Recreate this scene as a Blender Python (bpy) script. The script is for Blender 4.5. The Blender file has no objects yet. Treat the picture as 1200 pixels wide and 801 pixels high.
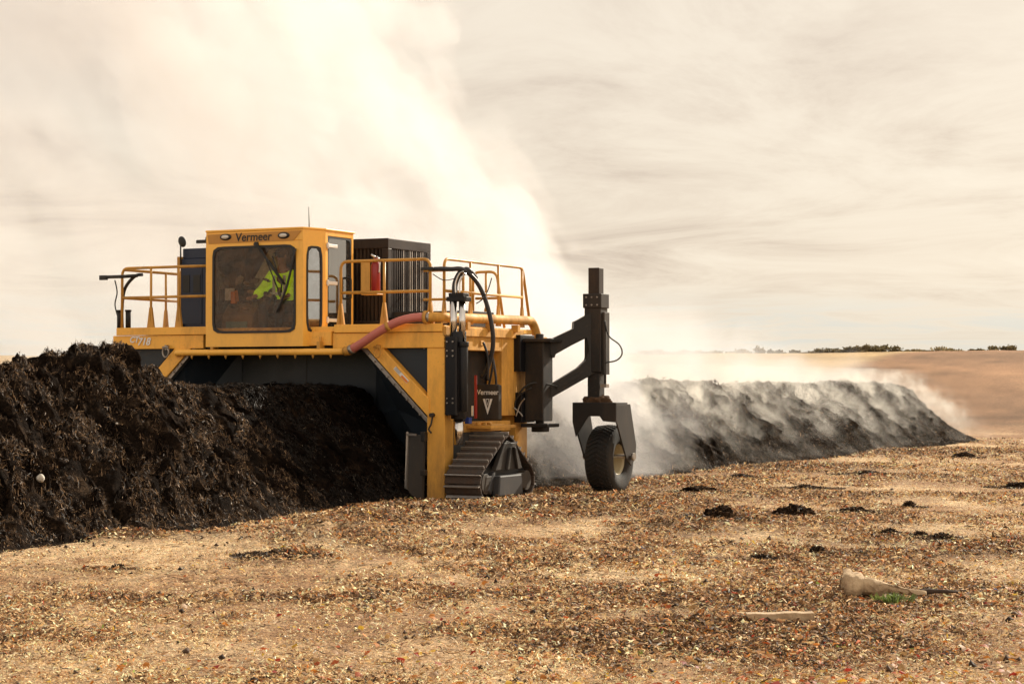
import bpy, bmesh, math, random
import numpy as np
from mathutils import Vector, Matrix
random.seed(7); rng = np.random.default_rng(11)
S = bpy.context.scene; COL = S.collection
R = math.radians
# ------------------------------------------------------------------ camera
F, HX, HY, CH = 2333.0, 600.0, 447.0, 1.88          # survey of the place: focal (px of 1200), horizon, eye height
cam = bpy.data.cameras.new('camera'); cam.sensor_width = 36; cam.lens = 36 * F / 1200
cam.clip_start = .1; cam.clip_end = 6000
co = bpy.data.objects.new('camera', cam); COL.objects.link(co)
co.location = (0, 0, CH); co.rotation_euler = (R(90) + math.atan((HY - 400.5) / F), 0, 0)
S.camera = co
# ------------------------------------------------------------------ machine frame
ANG = R(26.2); OX, OY = -1.05, 31.0
UX = (math.cos(ANG), -math.sin(ANG)); UY = (math.sin(ANG), math.cos(ANG))
def P(px, py, Y=None, X=None, line=None):
    """survey point -> machine coordinates on plane Y=.. or X=.. or a vertical plane through two plan points"""
    dx = (px - HX) / F
    if Y is not None: n, c = (0, 1), Y
    elif X is not None: n, c = (1, 0), X
    else:
        (a, b), (e, f) = line; n = (-(f - b), e - a); c = n[0] * a + n[1] * b
    nw = (n[0] * UX[0] + n[1] * UY[0], n[0] * UX[1] + n[1] * UY[1])
    t = (OX * nw[0] + OY * nw[1] + c) / (dx * nw[0] + nw[1])
    wx, wy = t * dx - OX, t - OY
    return Vector((wx * UX[0] + wy * UX[1], wx * UY[0] + wy * UY[1], CH - (py - HY) / F * t))
def W(X, Y, Z=0): return Vector((OX + X * UX[0] + Y * UY[0], OY + X * UX[1] + Y * UY[1], Z))
def G(px, py):  # point on the ground
    t = CH * F / (py - HY); return (t * (px - HX) / F, t)
# ------------------------------------------------------------------ materials
def nm(name):
    m = bpy.data.materials.new(name); m.use_nodes = True; nt = m.node_tree; nt.nodes.clear()
    return m, nt
class NT:
    def __init__(s, nt): s.nt = nt
    def n(s, t, ins=None, **kw):
        d = s.nt.nodes.new(t)
        for k, v in kw.items(): setattr(d, k, v)
        for k, v in (ins or {}).items():
            if isinstance(v, bpy.types.NodeSocket): s.nt.links.new(v, d.inputs[k])
            else: d.inputs[k].default_value = v
        return d
    def math(s, op, a, b=0, c=0, clamp=False):
        return s.n('ShaderNodeMath', {0: a, 1: b, 2: c}, operation=op, use_clamp=clamp).outputs[0]
    def ramp(s, f, stops, interp='LINEAR'):
        r = s.n('ShaderNodeValToRGB', {'Fac': f}); cr = r.color_ramp; cr.interpolation = interp
        while len(cr.elements) < len(stops): cr.elements.new(.5)
        for e, (p, c) in zip(cr.elements, stops):
            e.position = p; e.color = c if len(c) == 4 else (*c, 1)
        return r.outputs[0]
    def mix(s, f, a, b, bt='MIX'):
        d = s.nt.nodes.new('ShaderNodeMix'); d.data_type = 'RGBA'; d.blend_type = bt
        for k, v in ((0, f), (6, a), (7, b)):
            if isinstance(v, bpy.types.NodeSocket): s.nt.links.new(v, d.inputs[k])
            else: d.inputs[k].default_value = v if k == 0 or len(v) == 4 else (*v, 1)
        return d.outputs[2]
    def noise(s, vec, sc, det=4, rough=.55, out=0, dist=0):
        return s.n('ShaderNodeTexNoise', {'Vector': vec, 'Scale': sc, 'Detail': det, 'Roughness': rough, 'Distortion': dist}).outputs[out]
def mat(name, col, rough=.5, metal=0, dirt=0, dirtcol=(.13, .08, .045), scale=6, bump=.0, bscale=40, grime=None, coat=0, spec=.5):
    m, nt = nm(name); N = NT(nt)
    tc = N.n('ShaderNodeTexCoord').outputs['Object']
    b = N.n('ShaderNodeBsdfPrincipled', {'Roughness': rough, 'Metallic': metal, 'Coat Weight': coat, 'Specular IOR Level': spec})
    n1 = N.noise(tc, scale, 8, .65)
    c = N.mix(n1, [x * .86 for x in col], [min(1, x * 1.1) for x in col])
    if dirt:
        tv = N.n('ShaderNodeVectorMath', {0: tc, 1: (1, 1, .32)}, operation='MULTIPLY').outputs[0]; n2 = N.noise(tv, scale * .7, 10, .74)
        f = N.ramp(n2, [(.62 - .25 * dirt, (0, 0, 0)), (.8 - .1 * dirt, (1, 1, 1))])
        f = N.math('MULTIPLY', f, min(1, .35 + .5 * dirt))
        sp = N.noise(tc, scale * 9, 4, .6)
        sp = N.math('MULTIPLY', N.ramp(sp, [(.6, (0, 0, 0)), (.7, (1, 1, 1))]), .45 * dirt + .05)
        f = N.math('MAXIMUM', f, sp)
        if grime is not None:   # heavier dust low down
            z = N.n('ShaderNodeSeparateXYZ', {0: tc}).outputs[2]
            g = N.math('MULTIPLY', N.math('SUBTRACT', grime, z), .7, clamp=True)
            g = N.math('MULTIPLY', g, N.ramp(n2, [(.3, (.15,) * 3), (.6, (1,) * 3)]))
            f = N.math('MAXIMUM', f, g)
        c = N.mix(f, c, dirtcol)
        rr = N.math('ADD', N.math('MULTIPLY', f, .4), rough, clamp=True)
        nt.links.new(rr, b.inputs['Roughness'])
    nt.links.new(c, b.inputs['Base Color'])
    if bump:
        bn = N.noise(tc, bscale, 6, .6)
        bp = N.n('ShaderNodeBump', {'Height': bn, 'Strength': bump, 'Distance': .02})
        nt.links.new(bp.outputs[0], b.inputs['Normal'])
    o = N.n('ShaderNodeOutputMaterial', {'Surface': b.outputs[0]})
    return m
YEL = (.93, .47, .07)
M = {
 'yellow': mat('yellow_paint', YEL, .42, 0, .62, (.20, .105, .04), 2.6, .08, 30, grime=1.7),
 'yellow_clean': mat('cab_yellow_paint', (.94, .49, .08), .36, 0, .42, (.42, .24, .09), 2.6, .05, 25),
 'yellow_rail': mat('rail_yellow_paint', (.58, .29, .045), .45, 0, .6, (.15, .075, .028), 5),
 'yellow_dusty': mat('dusty_yellow_paint', (.76, .38, .06), .6, 0, .95, (.12, .065, .03), 4, .15, 40, grime=1.9),
 'black': mat('black_paint', (.006, .006, .008), .42, 0, .4, (.04, .028, .02), 3, .1, 40, spec=.3),
 'charcoal': mat('charcoal_steel_paint', (.018, .017, .017), .5, 0, .6, (.085, .06, .04), 2.5, .15, 40, grime=1.0, spec=.3),
 'shroud': mat('black_steel_shroud', (.020, .028, .038), .4, 0, .5, (.05, .052, .054), 1.2, .05, 20, spec=.35),
 'navy': mat('navy_panel_paint', (.02, .03, .06), .4, 0, .25, (.04, .045, .06), 2, spec=.35),
 'grille': mat('dark_grille_steel', (.03, .021, .017), .5, .2, .5, (.10, .065, .04), 5, spec=.3),
 'worn': mat('worn_bare_steel', (.34, .31, .28), .42, .8, .5, (.15, .1, .06), 7, .1),
 'chrome': mat('chrome_rod', (.62, .60, .58), .18, 1, .2, (.2, .15, .1), 9),
 'shoe': mat('earth_caked_track_steel', (.045, .037, .032), .8, .0, 1.0, (.075, .04, .022), 8, .8, 30),
 'shoe_edge': mat('polished_grouser_steel', (.34, .32, .30), .5, .7, .5, (.14, .08, .05), 14),
 'rubber': mat('tyre_rubber', (.014, .013, .012), .8, 0, .7, (.065, .045, .03), 7, .35, 60),
 'rubber_clean': mat('black_rubber_hose', (.02, .021, .026), .42),
 'rim': mat('cream_wheel_rim', (.50, .43, .27), .5, 0, .5, (.25, .16, .09), 8),
 'pink': mat('dusty_red_hose_rubber', (.50, .15, .12), .5, 0, .3, (.45, .24, .18), 8, .1, 60),
 'red': mat('red_painted_metal', (.30, .02, .02), .35),
 'white': mat('white_enamel', (.75, .73, .70), .4),
 'ink': mat('black_lettering', (.012, .012, .012), .5),
 'gasket': mat('black_window_gasket', (.015, .015, .016), .55),
 'inside': mat('cab_trim_plastic', (.07, .048, .034), .7, 0, .3, (.2, .12, .06), 3),
 'seatcloth': mat('dark_seat_cloth', (.035, .035, .045), .8),
 'greypl': mat('grey_plastic', (.22, .22, .21), .6, 0, .3),
 'creamcloth': mat('pale_cloth', (.55, .50, .42), .9, 0, .4, (.3, .25, .2), 9, .5, 14),
 'vest': mat('safety_yellow_fabric', (.62, .95, .03), .75, 0, 0, bump=.6, bscale=9),
 'vestband': mat('silver_reflective_band', (.6, .62, .6), .4),
 'skin': mat('skin', (.36, .19, .12), .55), 'trouser': mat('navy_work_trousers', (.03, .035, .05), .85),
 'hair': mat('dark_cap_cloth', (.02, .016, .015), .8), 'boot': mat('leather_boots', (.06, .035, .02), .6),
 'orange': mat('orange_plastic', (.75, .22, .02), .5), 'lens': mat('lamp_lens', (.62, .58, .52), .12, .2),
 'wood': mat('weathered_wood', (.50, .36, .22), .8, 0, .6, (.22, .14, .08), 9, .6, 30),
 'bark': mat('bleached_log_wood', (.58, .43, .27), .85, 0, 1.0, (.15, .085, .045), 9, 1.0, 26),
 'soil': mat('caked_brown_soil', (.10, .055, .028), .95, 0, .8, (.03, .018, .01), 14, 1.0, 40),
 'stone': mat('pale_stone', (.52, .48, .42), .8, 0, .4, (.2, .15, .1), 12, .5, 30),
}
def glass_mat(name, tint, refl, dust, dustcol=(.22, .14, .09), sky=0):
    m, nt = nm(name); N = NT(nt); tc = N.n('ShaderNodeTexCoord').outputs['Object']
    t = N.n('ShaderNodeBsdfTransparent', {'Color': (*tint, 1)}).outputs[0]
    g = N.n('ShaderNodeBsdfGlossy', {'Color': (1, 1, 1, 1), 'Roughness': .03}).outputs[0]
    fr = N.n('ShaderNodeFresnel', {'IOR': 1.45}).outputs[0]
    f = N.math('ADD', N.math('MULTIPLY', fr, .35 if refl == 0 else 1.0), refl, clamp=True)
    a = N.n('ShaderNodeMixShader', {0: f, 1: t, 2: g}).outputs[0]
    d = N.n('ShaderNodeBsdfDiffuse', {'Color': (*dustcol, 1)}).outputs[0]
    nz = N.noise(tc, 7, 9, .75); df = N.math('MULTIPLY', N.ramp(nz, [(.38, (0,) * 3), (.72, (1,) * 3)]), dust)
    z = N.n('ShaderNodeMixShader', {0: df, 1: a, 2: d}).outputs[0]
    N.n('ShaderNodeOutputMaterial', {'Surface': z}); return m
M['glass'] = glass_mat('dusty_reflection_windshield', (.90, .85, .78), .0, .30, (.24, .15, .095))  # brown layer is dust and also a painted warm reflection
M['glass_side'] = glass_mat('door_glass', (.68, .72, .76), .22, .15, (.3, .26, .22))
_vb = [n for n in M['vest'].node_tree.nodes if n.type == 'BSDF_PRINCIPLED'][0]; _vb.inputs['Emission Color'].default_value = (.6, 1, .02, 1); _vb.inputs['Emission Strength'].default_value = .22   # fluorescent dye, plus a glow put in to brighten it in the cab
# ------------------------------------------------------------------ mesh helpers
def obj(name, bm, m, parent=None, bevel=0, smooth=False, label=None):
    me = bpy.data.meshes.new(name); bmesh.ops.recalc_face_normals(bm, faces=bm.faces); bm.to_mesh(me); bm.free()
    if isinstance(m, str): m = M[m]
    me.materials.append(m)
    o = bpy.data.objects.new(name, me); COL.objects.link(o)
    if parent: o.parent = parent
    if bevel:
        b = o.modifiers.new('bevel', 'BEVEL'); b.width = bevel; b.segments = 2; b.limit_method = 'ANGLE'; b.angle_limit = R(35)
    if smooth:
        for p in me.polygons: p.use_smooth = True
    if label: o['label'] = label
    return o
def B(): return bmesh.new()
def box(bm, x0, x1, y0, y1, z0, z1):
    v = [bm.verts.new((x, y, z)) for x in (x0, x1) for y in (y0, y1) for z in (z0, z1)]
    for f in ((0, 1, 3, 2), (4, 6, 7, 5), (0, 4, 5, 1), (2, 3, 7, 6), (0, 2, 6, 4), (1, 5, 7, 3)): bm.faces.new([v[i] for i in f])
    return bm
def prism(bm, pts, off):
    """closed polygon of 3-D points extruded by vector off"""
    off = Vector(off); a = [bm.verts.new(p) for p in pts]; b = [bm.verts.new(Vector(p) + off) for p in pts]
    bm.faces.new(a); bm.faces.new(b[::-1]); n = len(a)
    for i in range(n): bm.faces.new((a[i], a[(i + 1) % n], b[(i + 1) % n], b[i]))
    return bm
def catmull(pts, k=8):
    pts = [Vector(p) for p in pts]; out = []
    for i in range(len(pts) - 1):
        p0, p1, p2, p3 = pts[max(i - 1, 0)], pts[i], pts[i + 1], pts[min(i + 2, len(pts) - 1)]
        for j in range(k):
            t = j / k
            out.append(.5 * ((2 * p1) + (p2 - p0) * t + (2 * p0 - 5 * p1 + 4 * p2 - p3) * t * t + (3 * p1 - p0 - 3 * p2 + p3) * t ** 3))
    out.append(pts[-1]); return out
def tube(bm, pts, r, seg=10, sm=0):
    pts = [Vector(p) for p in pts]
    if sm: pts = catmull(pts, sm)
    rs = r if isinstance(r, (list, tuple)) else [r] * len(pts)
    if len(rs) != len(pts): rs = [rs[min(int(i / len(pts) * len(rs)), len(rs) - 1)] for i in range(len(pts))]
    rings = []; up = None
    for i, p in enumerate(pts):
        d = (pts[min(i + 1, len(pts) - 1)] - pts[max(i - 1, 0)]).normalized()
        if up is None: up = Vector((0, 0, 1)) if abs(d.z) < .9 else Vector((1, 0, 0))
        s = d.cross(up).normalized(); up = s.cross(d).normalized()
        rings.append([bm.verts.new(p + (s * math.cos(2 * math.pi * k / seg) + up * math.sin(2 * math.pi * k / seg)) * rs[i]) for k in range(seg)])
    for a, b in zip(rings, rings[1:]):
        for k in range(seg):
            f = bm.faces.new((a[k], a[(k + 1) % seg], b[(k + 1) % seg], b[k])); f.smooth = True
    bm.faces.new(rings[0][::-1]); bm.faces.new(rings[-1])
    return bm
def bend(pts, rad, k=5):
    """rounds the corners of a polyline"""
    pts = [Vector(p) for p in pts]; out = [pts[0]]
    for a, b, c in zip(pts, pts[1:], pts[2:]):
        r1 = min(rad, (a - b).length * .45, (c - b).length * .45)
        p, q = b + (a - b).normalized() * r1, b + (c - b).normalized() * r1
        for j in range(k + 1):
            t = j / k; out.append(p * (1 - t) ** 2 + b * 2 * t * (1 - t) + q * t * t)
    out.append(pts[-1]); return out
def frame(bm, c, u, v, hw, hh, iw, ih, off, n=8, seg=64, icy=0):
    """rectangular panel (half sizes hw,hh) with a rounded opening (iw,ih; shifted by icy) extruded by off"""
    c, u, v, off = Vector(c), Vector(u), Vector(v), Vector(off)
    angs = sorted([2 * math.pi * i / seg for i in range(seg)] + [math.atan2(s * (hh - 0), q * hw) % (2 * math.pi) for s in (1, -1) for q in (1, -1)])
    O_, I_ = [], []
    for a in angs:
        cs, sn = math.cos(a), math.sin(a)
        r = min(hw / abs(cs) if abs(cs) > 1e-6 else 1e9, hh / abs(sn) if abs(sn) > 1e-6 else 1e9)
        O_.append(c + u * cs * r + v * sn * r)
        ri = ((abs(cs) / iw) ** n + (abs(sn) / ih) ** n) ** (-1 / n)
        I_.append(c + u * cs * ri + v * (sn * ri + icy))
    k = len(angs); vs = [[bm.verts.new(p) for p in L] for L in (O_, I_, [p + off for p in O_], [p + off for p in I_])]
    for i in range(k):
        j = (i + 1) % k
        bm.faces.new((vs[0][i], vs[0][j], vs[1][j], vs[1][i])); bm.faces.new((vs[2][j], vs[2][i], vs[3][i], vs[3][j]))
        bm.faces.new((vs[0][j], vs[0][i], vs[2][i], vs[2][j])); bm.faces.new((vs[1][i], vs[1][j], vs[3][j], vs[3][i]))
    return bm
def rpanel(bm, c, u, v, iw, ih, off, n=8, seg=64):
    c, u, v = Vector(c), Vector(u), Vector(v); pts = []
    for i in range(seg):
        a = 2 * math.pi * i / seg; cs, sn = math.cos(a), math.sin(a)
        ri = ((abs(cs) / iw) ** n + (abs(sn) / ih) ** n) ** (-1 / n); pts.append(c + u * cs * ri + v * sn * ri)
    return prism(bm, pts, off)
def ring(bm, c, u, v, ow, oh, iw, ih, off, n=8, seg=64):
    c, u, v, off = Vector(c), Vector(u), Vector(v), Vector(off); L = [[], [], [], []]
    for i in range(seg):
        a = 2 * math.pi * i / seg; cs, sn = math.cos(a), math.sin(a)
        for k, (w, h) in enumerate(((ow, oh), (iw, ih))):
            r = ((abs(cs) / w) ** n + (abs(sn) / h) ** n) ** (-1 / n); p = c + u * cs * r + v * sn * r
            L[k].append(bm.verts.new(p)); L[k + 2].append(bm.verts.new(p + off))
    for i in range(seg):
        j = (i + 1) % seg; bm.faces.new((L[0][i], L[0][j], L[1][j], L[1][i])); bm.faces.new((L[0][i], L[0][j], L[2][j], L[2][i])); bm.faces.new((L[1][i], L[1][j], L[3][j], L[3][i]))
    return bm
def cyl(bm, a, b, r, seg=20): return tube(bm, [a, b], r, seg)
def text(name, s, loc, size, m, parent, u=(1, 0, 0), v=(0, 0, 1), shear=0, bold=.0, sx=1):
    cu = bpy.data.curves.new(name, 'FONT'); cu.body = s; cu.size = size; cu.extrude = .002; cu.align_x = 'CENTER'; cu.align_y = 'CENTER'
    cu.shear = shear; cu.offset = bold; cu.space_character = 1.0
    t = bpy.data.objects.new(name, cu); COL.objects.link(t)
    dg = bpy.context.evaluated_depsgraph_get(); me = bpy.data.meshes.new_from_object(t.evaluated_get(dg)); bpy.data.objects.remove(t)
    u, v = Vector(u).normalized(), Vector(v).normalized(); w = u.cross(v)
    mt = Matrix((u * sx, v, w)).transposed().to_4x4(); mt.translation = Vector(loc); me.transform(mt)
    me.materials.clear(); me.materials.append(M[m]); o = bpy.data.objects.new(name, me); COL.objects.link(o); o.parent = parent; return o
def tag(o, label=None, cat=None, group=None, kind=None):
    for k, v in (('label', label), ('category', cat), ('group', group), ('kind', kind)):
        if v: o[k] = v
    return o
def npmesh(name, verts, faces, m, parent=None, colors=None, smooth=False, fs=4):
    verts = np.asarray(verts, np.float32); faces = np.asarray(faces, np.int32)
    me = bpy.data.meshes.new(name); me.vertices.add(len(verts)); me.vertices.foreach_set('co', verts.ravel())
    nf = len(faces); me.loops.add(nf * fs); me.loops.foreach_set('vertex_index', faces.ravel())
    me.polygons.add(nf); me.polygons.foreach_set('loop_start', np.arange(nf, dtype=np.int32) * fs)
    if smooth: me.polygons.foreach_set('use_smooth', np.ones(nf, bool))
    me.update(calc_edges=True)
    if colors is not None:
        at = me.color_attributes.new('tint', 'FLOAT_COLOR', 'POINT'); c = np.ones((len(verts), 4), np.float32); c[:, :3] = colors
        at.data.foreach_set('color', c.ravel())
    me.materials.append(m); o = bpy.data.objects.new(name, me); COL.objects.link(o)
    if parent: o.parent = parent
    return o
# ------------------------------------------------------------------ numpy noise
_L = rng.random((256, 256)).astype(np.float64)
def vn(x, y):
    xi, yi = np.floor(x).astype(int), np.floor(y).astype(int); fx, fy = x - xi, y - yi
    fx = fx * fx * (3 - 2 * fx); fy = fy * fy * (3 - 2 * fy)
    a, b = _L[xi & 255, yi & 255], _L[(xi + 1) & 255, yi & 255]; c, d = _L[xi & 255, (yi + 1) & 255], _L[(xi + 1) & 255, (yi + 1) & 255]
    return (a * (1 - fx) + b * fx) * (1 - fy) + (c * (1 - fx) + d * fx) * fy
def fbm(x, y, o=4, g=.5):
    s = 0; a = 1; t = 0
    for i in range(o): s = s + a * vn(x * 2 ** i + 17.3 * i, y * 2 ** i + 5.1 * i); t += a; a *= g
    return s / t * 2 - 1
def ridged(x, y, o=4, g=.55):
    s = 0; a = 1; t = 0
    for i in range(o): s = s + a * (1 - np.abs(vn(x * 2 ** i + 31.3 * i, y * 2 ** i + 9.1 * i) * 2 - 1)); t += a; a *= g
    return s / t
def sst(a, b, x): t = np.clip((x - a) / (b - a), 0, 1); return t * t * (3 - 2 * t)
# ================================================================== THE TURNER
T = bpy.data.objects.new('compost_turner', None); COL.objects.link(T); T.location = (OX, OY, 0); T.rotation_euler = (0, 0, -ANG)
tag(T, 'large yellow tracked compost turner straddling the dark windrow, steam rising behind it', 'compost turner')
def part(name, bm, m, parent=None, bevel=.008, **k): return obj(name, bm, m, parent or T, bevel, **k)
L0, R0 = -6.37, 0.0      # outer faces of the frame
# --- frame: beams and posts
b = B(); box(b, L0, -4.52, -.02, .30, 2.43, 2.655)
part('front_beam', b, 'yellow', label='left front beam carrying the white model number')
FB = [o for o in T.children if o.name.startswith('front_beam')][0]
text('lettering', 'CT', P(157.0, 397.5, Y=-.03) + Vector((0, -.004, -.01)), .14, 'white', FB, shear=.25, bold=.004)
text('lettering', '718', P(168.5, 399.0, Y=-.03) + Vector((0, -.004, -.02)), .17, 'white', FB, shear=.25, bold=.005)
b = B(); box(b, -2.02, 0.0, -.02, .30, 2.41, 2.655); part('front_beam', b, 'yellow', label='right front beam above the diagonal brace')
b = B(); box(b, -2.45, -2.03, -.06, .25, 2.46, 2.68); part('beam_bracket', b, 'yellow')
b = B(); box(b, -4.6, -1.9, .05, .3, 2.42, 2.6); part('cross_beam', b, 'black')
b = B(); box(b, -6.28, 0.0, -.01, 3.15, 2.68, 2.76); part('deck', b, 'yellow')
b = B(); box(b, -6.28, -4.45, -.05, -.012, 2.66, 2.79); part('deck_edge', b, 'yellow')
b = B(); box(b, -1.98, -.02, -.05, -.012, 2.66, 2.79); part('deck_edge', b, 'yellow')
b = B(); box(b, -.02, .04, -.03, 2.75, 2.60, 2.74); part('deck_edge', b, 'yellow_dusty')
b = B(); box(b, L0, -6.17, 0, .3, 0, 2.43); part('post', b, 'yellow')
b = B(); box(b, -.31, 0, 0, .3, .02, 2.41); part('post', b, 'yellow')
b = B(); box(b, -.28, 0, 2.0, 2.56, 1.32, 2.60); part('post', b, 'yellow_dusty')
b = B(); box(b, -.30, -.03, 2.575, 3.02, .55, 2.55); part('post', b, 'yellow_dusty')
b = B(); box(b, -.30, 0, .31, 1.99, 2.38, 2.60); part('side_beam', b, 'yellow_dusty')
b = B(); box(b, -.06, .02, 1.2, 1.32, 2.46, 2.54); part('lifting_eye', b, 'yellow_dusty')
b = B(); box(b, -.22, 0.06, .52, 2.2, 1.08, 1.24); part('side_beam', b, 'yellow_dusty')
b = B(); box(b, L0, -6.1, .31, 3.0, .3, 2.6); part('side_panel', b, 'charcoal', label='left side panel')
b = B(); box(b, -6.3, -.3, 2.75, 3.0, 2.0, 2.66); part('rear_beam', b, 'yellow')
# diagonal braces
Q = lambda px, py, Y=-.02: P(px, py, Y=Y)
b = B(); prism(b, [Q(429, 406.5), Q(447, 406.5), Q(502.5, 467), Q(502.5, 489)], (0, .16, 0)); br = part('diagonal_brace', b, 'yellow')
b = B(); d = (Q(478, 449, -.024) - Q(459, 427, -.024)); n_ = Vector((d.z, 0, -d.x)).normalized() * -.055
prism(b, [Q(461, 432, -.024), Q(476.5, 449, -.024), Q(479.5, 446, -.024), Q(464, 429, -.024)], (0, -.002, 0)); st = part('warning_sticker', b, 'white', br, 0)
b = B(); prism(b, [Q(469.5, 441, -.028), Q(476.5, 448.6, -.028), Q(478.2, 446.8, -.028), Q(471.2, 439.2, -.028)], (0, -.002, 0)); obj('orange_stripe', b, 'orange', br)
b = B()
for i in range(3): prism(b, [Q(462.2 + i * 1.0, 432.1 - i, -.028), Q(468 + i, 438.4 - i, -.028), Q(468.2 + i, 438.1 - i, -.028), Q(462.4 + i, 431.8 - i, -.028)], (0, -.002, 0))
obj('small_print', b, 'ink', br)
b = B(); prism(b, [Q(422, 407, .02), Q(428.5, 407, .02), Q(501.5, 490, .02), Q(501.5, 497, .02)], (0, .1, 0)); ws = part('wear_strip', b, 'worn', label='grey bolted wear strip under the right brace')
b = B()
for i in range(9):
    t = (i + .5) / 9; p = Q(427.5 + 69 * t, 410 + 80 * t, .015); cyl(b, p, p - Vector((0, .03, 0)), .014, 8)
obj('bolts', b, 'worn', ws)
b = B(); prism(b, [Q(205, 407.5), Q(224, 407.5), Q(190, 447), Q(172, 447)], (0, .16, 0)); part('diagonal_brace', b, 'yellow')
b = B(); prism(b, [Q(225, 407.5, .02), Q(230, 407.5, .02), Q(190, 456, .02), Q(187, 452, .02)], (0, .1, 0)); ws = part('wear_strip', b, 'worn')
b = B()
for i in range(4):
    t = (i + .5) / 4; p = Q(225 - 34 * t, 412 + 38 * t, .015); cyl(b, p, p - Vector((0, .03, 0)), .014, 8)
obj('bolts', b, 'worn', ws)
# dark corner panels behind braces
b = B(); prism(b, [Q(445, 404, .12), Q(503, 404, .12), Q(503, 472, .12)], (0, .02, 0)); cp = part('corner_panel', b, 'shroud')
b = B()
for q in ((497.5, 408), (497.5, 462), (452, 408), (475, 438)):
    p = Q(*q, .118); cyl(b, p, p - Vector((0, .02, 0)), .014, 8)
obj('bolts', b, 'worn', cp)
b = B(); prism(b, [Q(147, 404, .12), Q(208, 404, .12), Q(160, 460, .12), Q(147, 460, .12)], (0, .02, 0)); part('corner_panel', b, 'shroud')
for px in (194, 442):   # shackles
    b = B(); c = P(px, 411, Y=-.10); tube(b, [c + Vector((.06 * math.cos(a), .0, .085 * math.sin(a) - .02)) for a in np.linspace(-4.2, 1.1, 20)], .014, 8)
    cyl(b, c + Vector((-.06, 0, .06)), c + Vector((.06, 0, .06)), .018, 8); box(b, c.x - .02, c.x + .02, -.1, .0, c.z + .02, c.z + .1)
    part('shackle', b, 'worn' if px < 300 else 'yellow_dusty', bevel=0)
# tunnel shroud: flared mouth panels running in to a recessed back wall
def V3(x, y, z): return Vector((x, y, z))
Oi = [(-5.95, .9), (-5.95, 1.45), (-5.02, 2.40), (-1.55, 2.40), (-.335, 1.25), (-.335, .05)]
Ii = [(-5.25, .5), (-5.25, 1.3), (-4.62, 2.38), (-2.06, 2.38), (-2.02, 1.36), (-1.38, .62), (-1.0, .58)]
D1 = 1.15
for k, (pp, mm) in enumerate([([V3(-5.95, .1, 0), V3(-5.95, .1, 1.45), V3(-5.02, .1, 2.42), V3(-4.55, D1, 2.42), V3(-4.55, D1, 0)], 'shroud'),
          ([V3(-5.02, .06, 2.41), V3(-1.5, .06, 2.41), V3(-1.9, D1, 2.39), V3(-4.55, D1, 2.39)], 'shroud'),
          ([V3(-1.50, .12, 2.40), V3(-.33, .12, 1.22), V3(-.33, .12, .62), V3(-1.18, D1 * .9, .60), V3(-1.9, D1, 1.35), V3(-1.9, D1, 2.39)], 'shroud')]):
    b = B(); c = sum(pp, Vector()) / len(pp); vs = [b.verts.new(p) for p in pp]; cv = b.verts.new(c + V3(0, .01, 0))
    for i in range(len(vs)): b.faces.new((vs[i], vs[(i + 1) % len(vs)], cv))
    o = part('shroud_panel', b, mm, bevel=0); sd = o.modifiers.new('thick', 'SOLIDIFY'); sd.thickness = .02
b = B(); box(b, -4.55, -1.9, D1, D1 + .03, .9, 2.39); bw = part('shroud_panel', b, 'shroud', bevel=0, label='flat back panel of the tunnel mouth')
b = B(); box(b, -3.25, -3.235, D1 - .006, D1 - .001, .9, 2.38); obj('panel_seam', b, 'ink', bw)
b = B(); box(b, -6.05, -5.95, .3, 2.9, .05, 1.3); box(b, -.36, -.31, .35, 2.7, .05, 2.4); part('inner_wall', b, 'shroud')
# mixing drum inside the tunnel
b = B(); cyl(b, (-5.9, 1.9, .62), (-.4, 1.9, .62), .28, 20); dr = part('mixing_drum', b, 'charcoal', bevel=0)
b = B()
for i in range(46):
    x = -5.8 + i * .117; a = i * 1.1; c = V3(x, 1.9 + .36 * math.cos(a), .62 + .36 * math.sin(a)); box(b, c.x - .02, c.x + .02, c.y - .09, c.y + .09, c.z - .09, c.z + .09)
obj('flail', b, 'worn', dr)
# front blade beside the right post
b = B(); prism(b, [V3(-.56, -.22, .02), V3(-.36, -.08, .02), V3(-.33, -.08, 1.04), V3(-.53, -.20, 1.08)], (.02, .05, 0)); bl = part('side_blade', b, 'charcoal')
b = B(); prism(b, [V3(-.585, -.235, .02), V3(-.545, -.235, .0), V3(-.525, -.215, 1.10), V3(-.555, -.225, 1.10)], (.0, .02, 0)); box(b, -.545, -.38, -.235, -.215, 1.04, 1.075); obj('wear_edge', b, 'worn', bl)
b = B(); box(b, -.38, -.30, -.1, .02, .95, 1.10); box(b, -.40, -.30, -.1, .02, .42, .5); obj('hinge', b, 'charcoal', bl, .006)
b = B(); tube(b, [V3(-.2, -.03, 1.32), V3(-.2, -.07, 1.22), V3(-.24, -.07, 1.14), V3(-.2, -.06, 1.08)], .014, 8, 4); cyl(b, V3(-.2, -.08, 1.36), V3(-.2, 0, 1.36), .035, 10); part('latch', b, 'charcoal', bevel=0)
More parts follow.
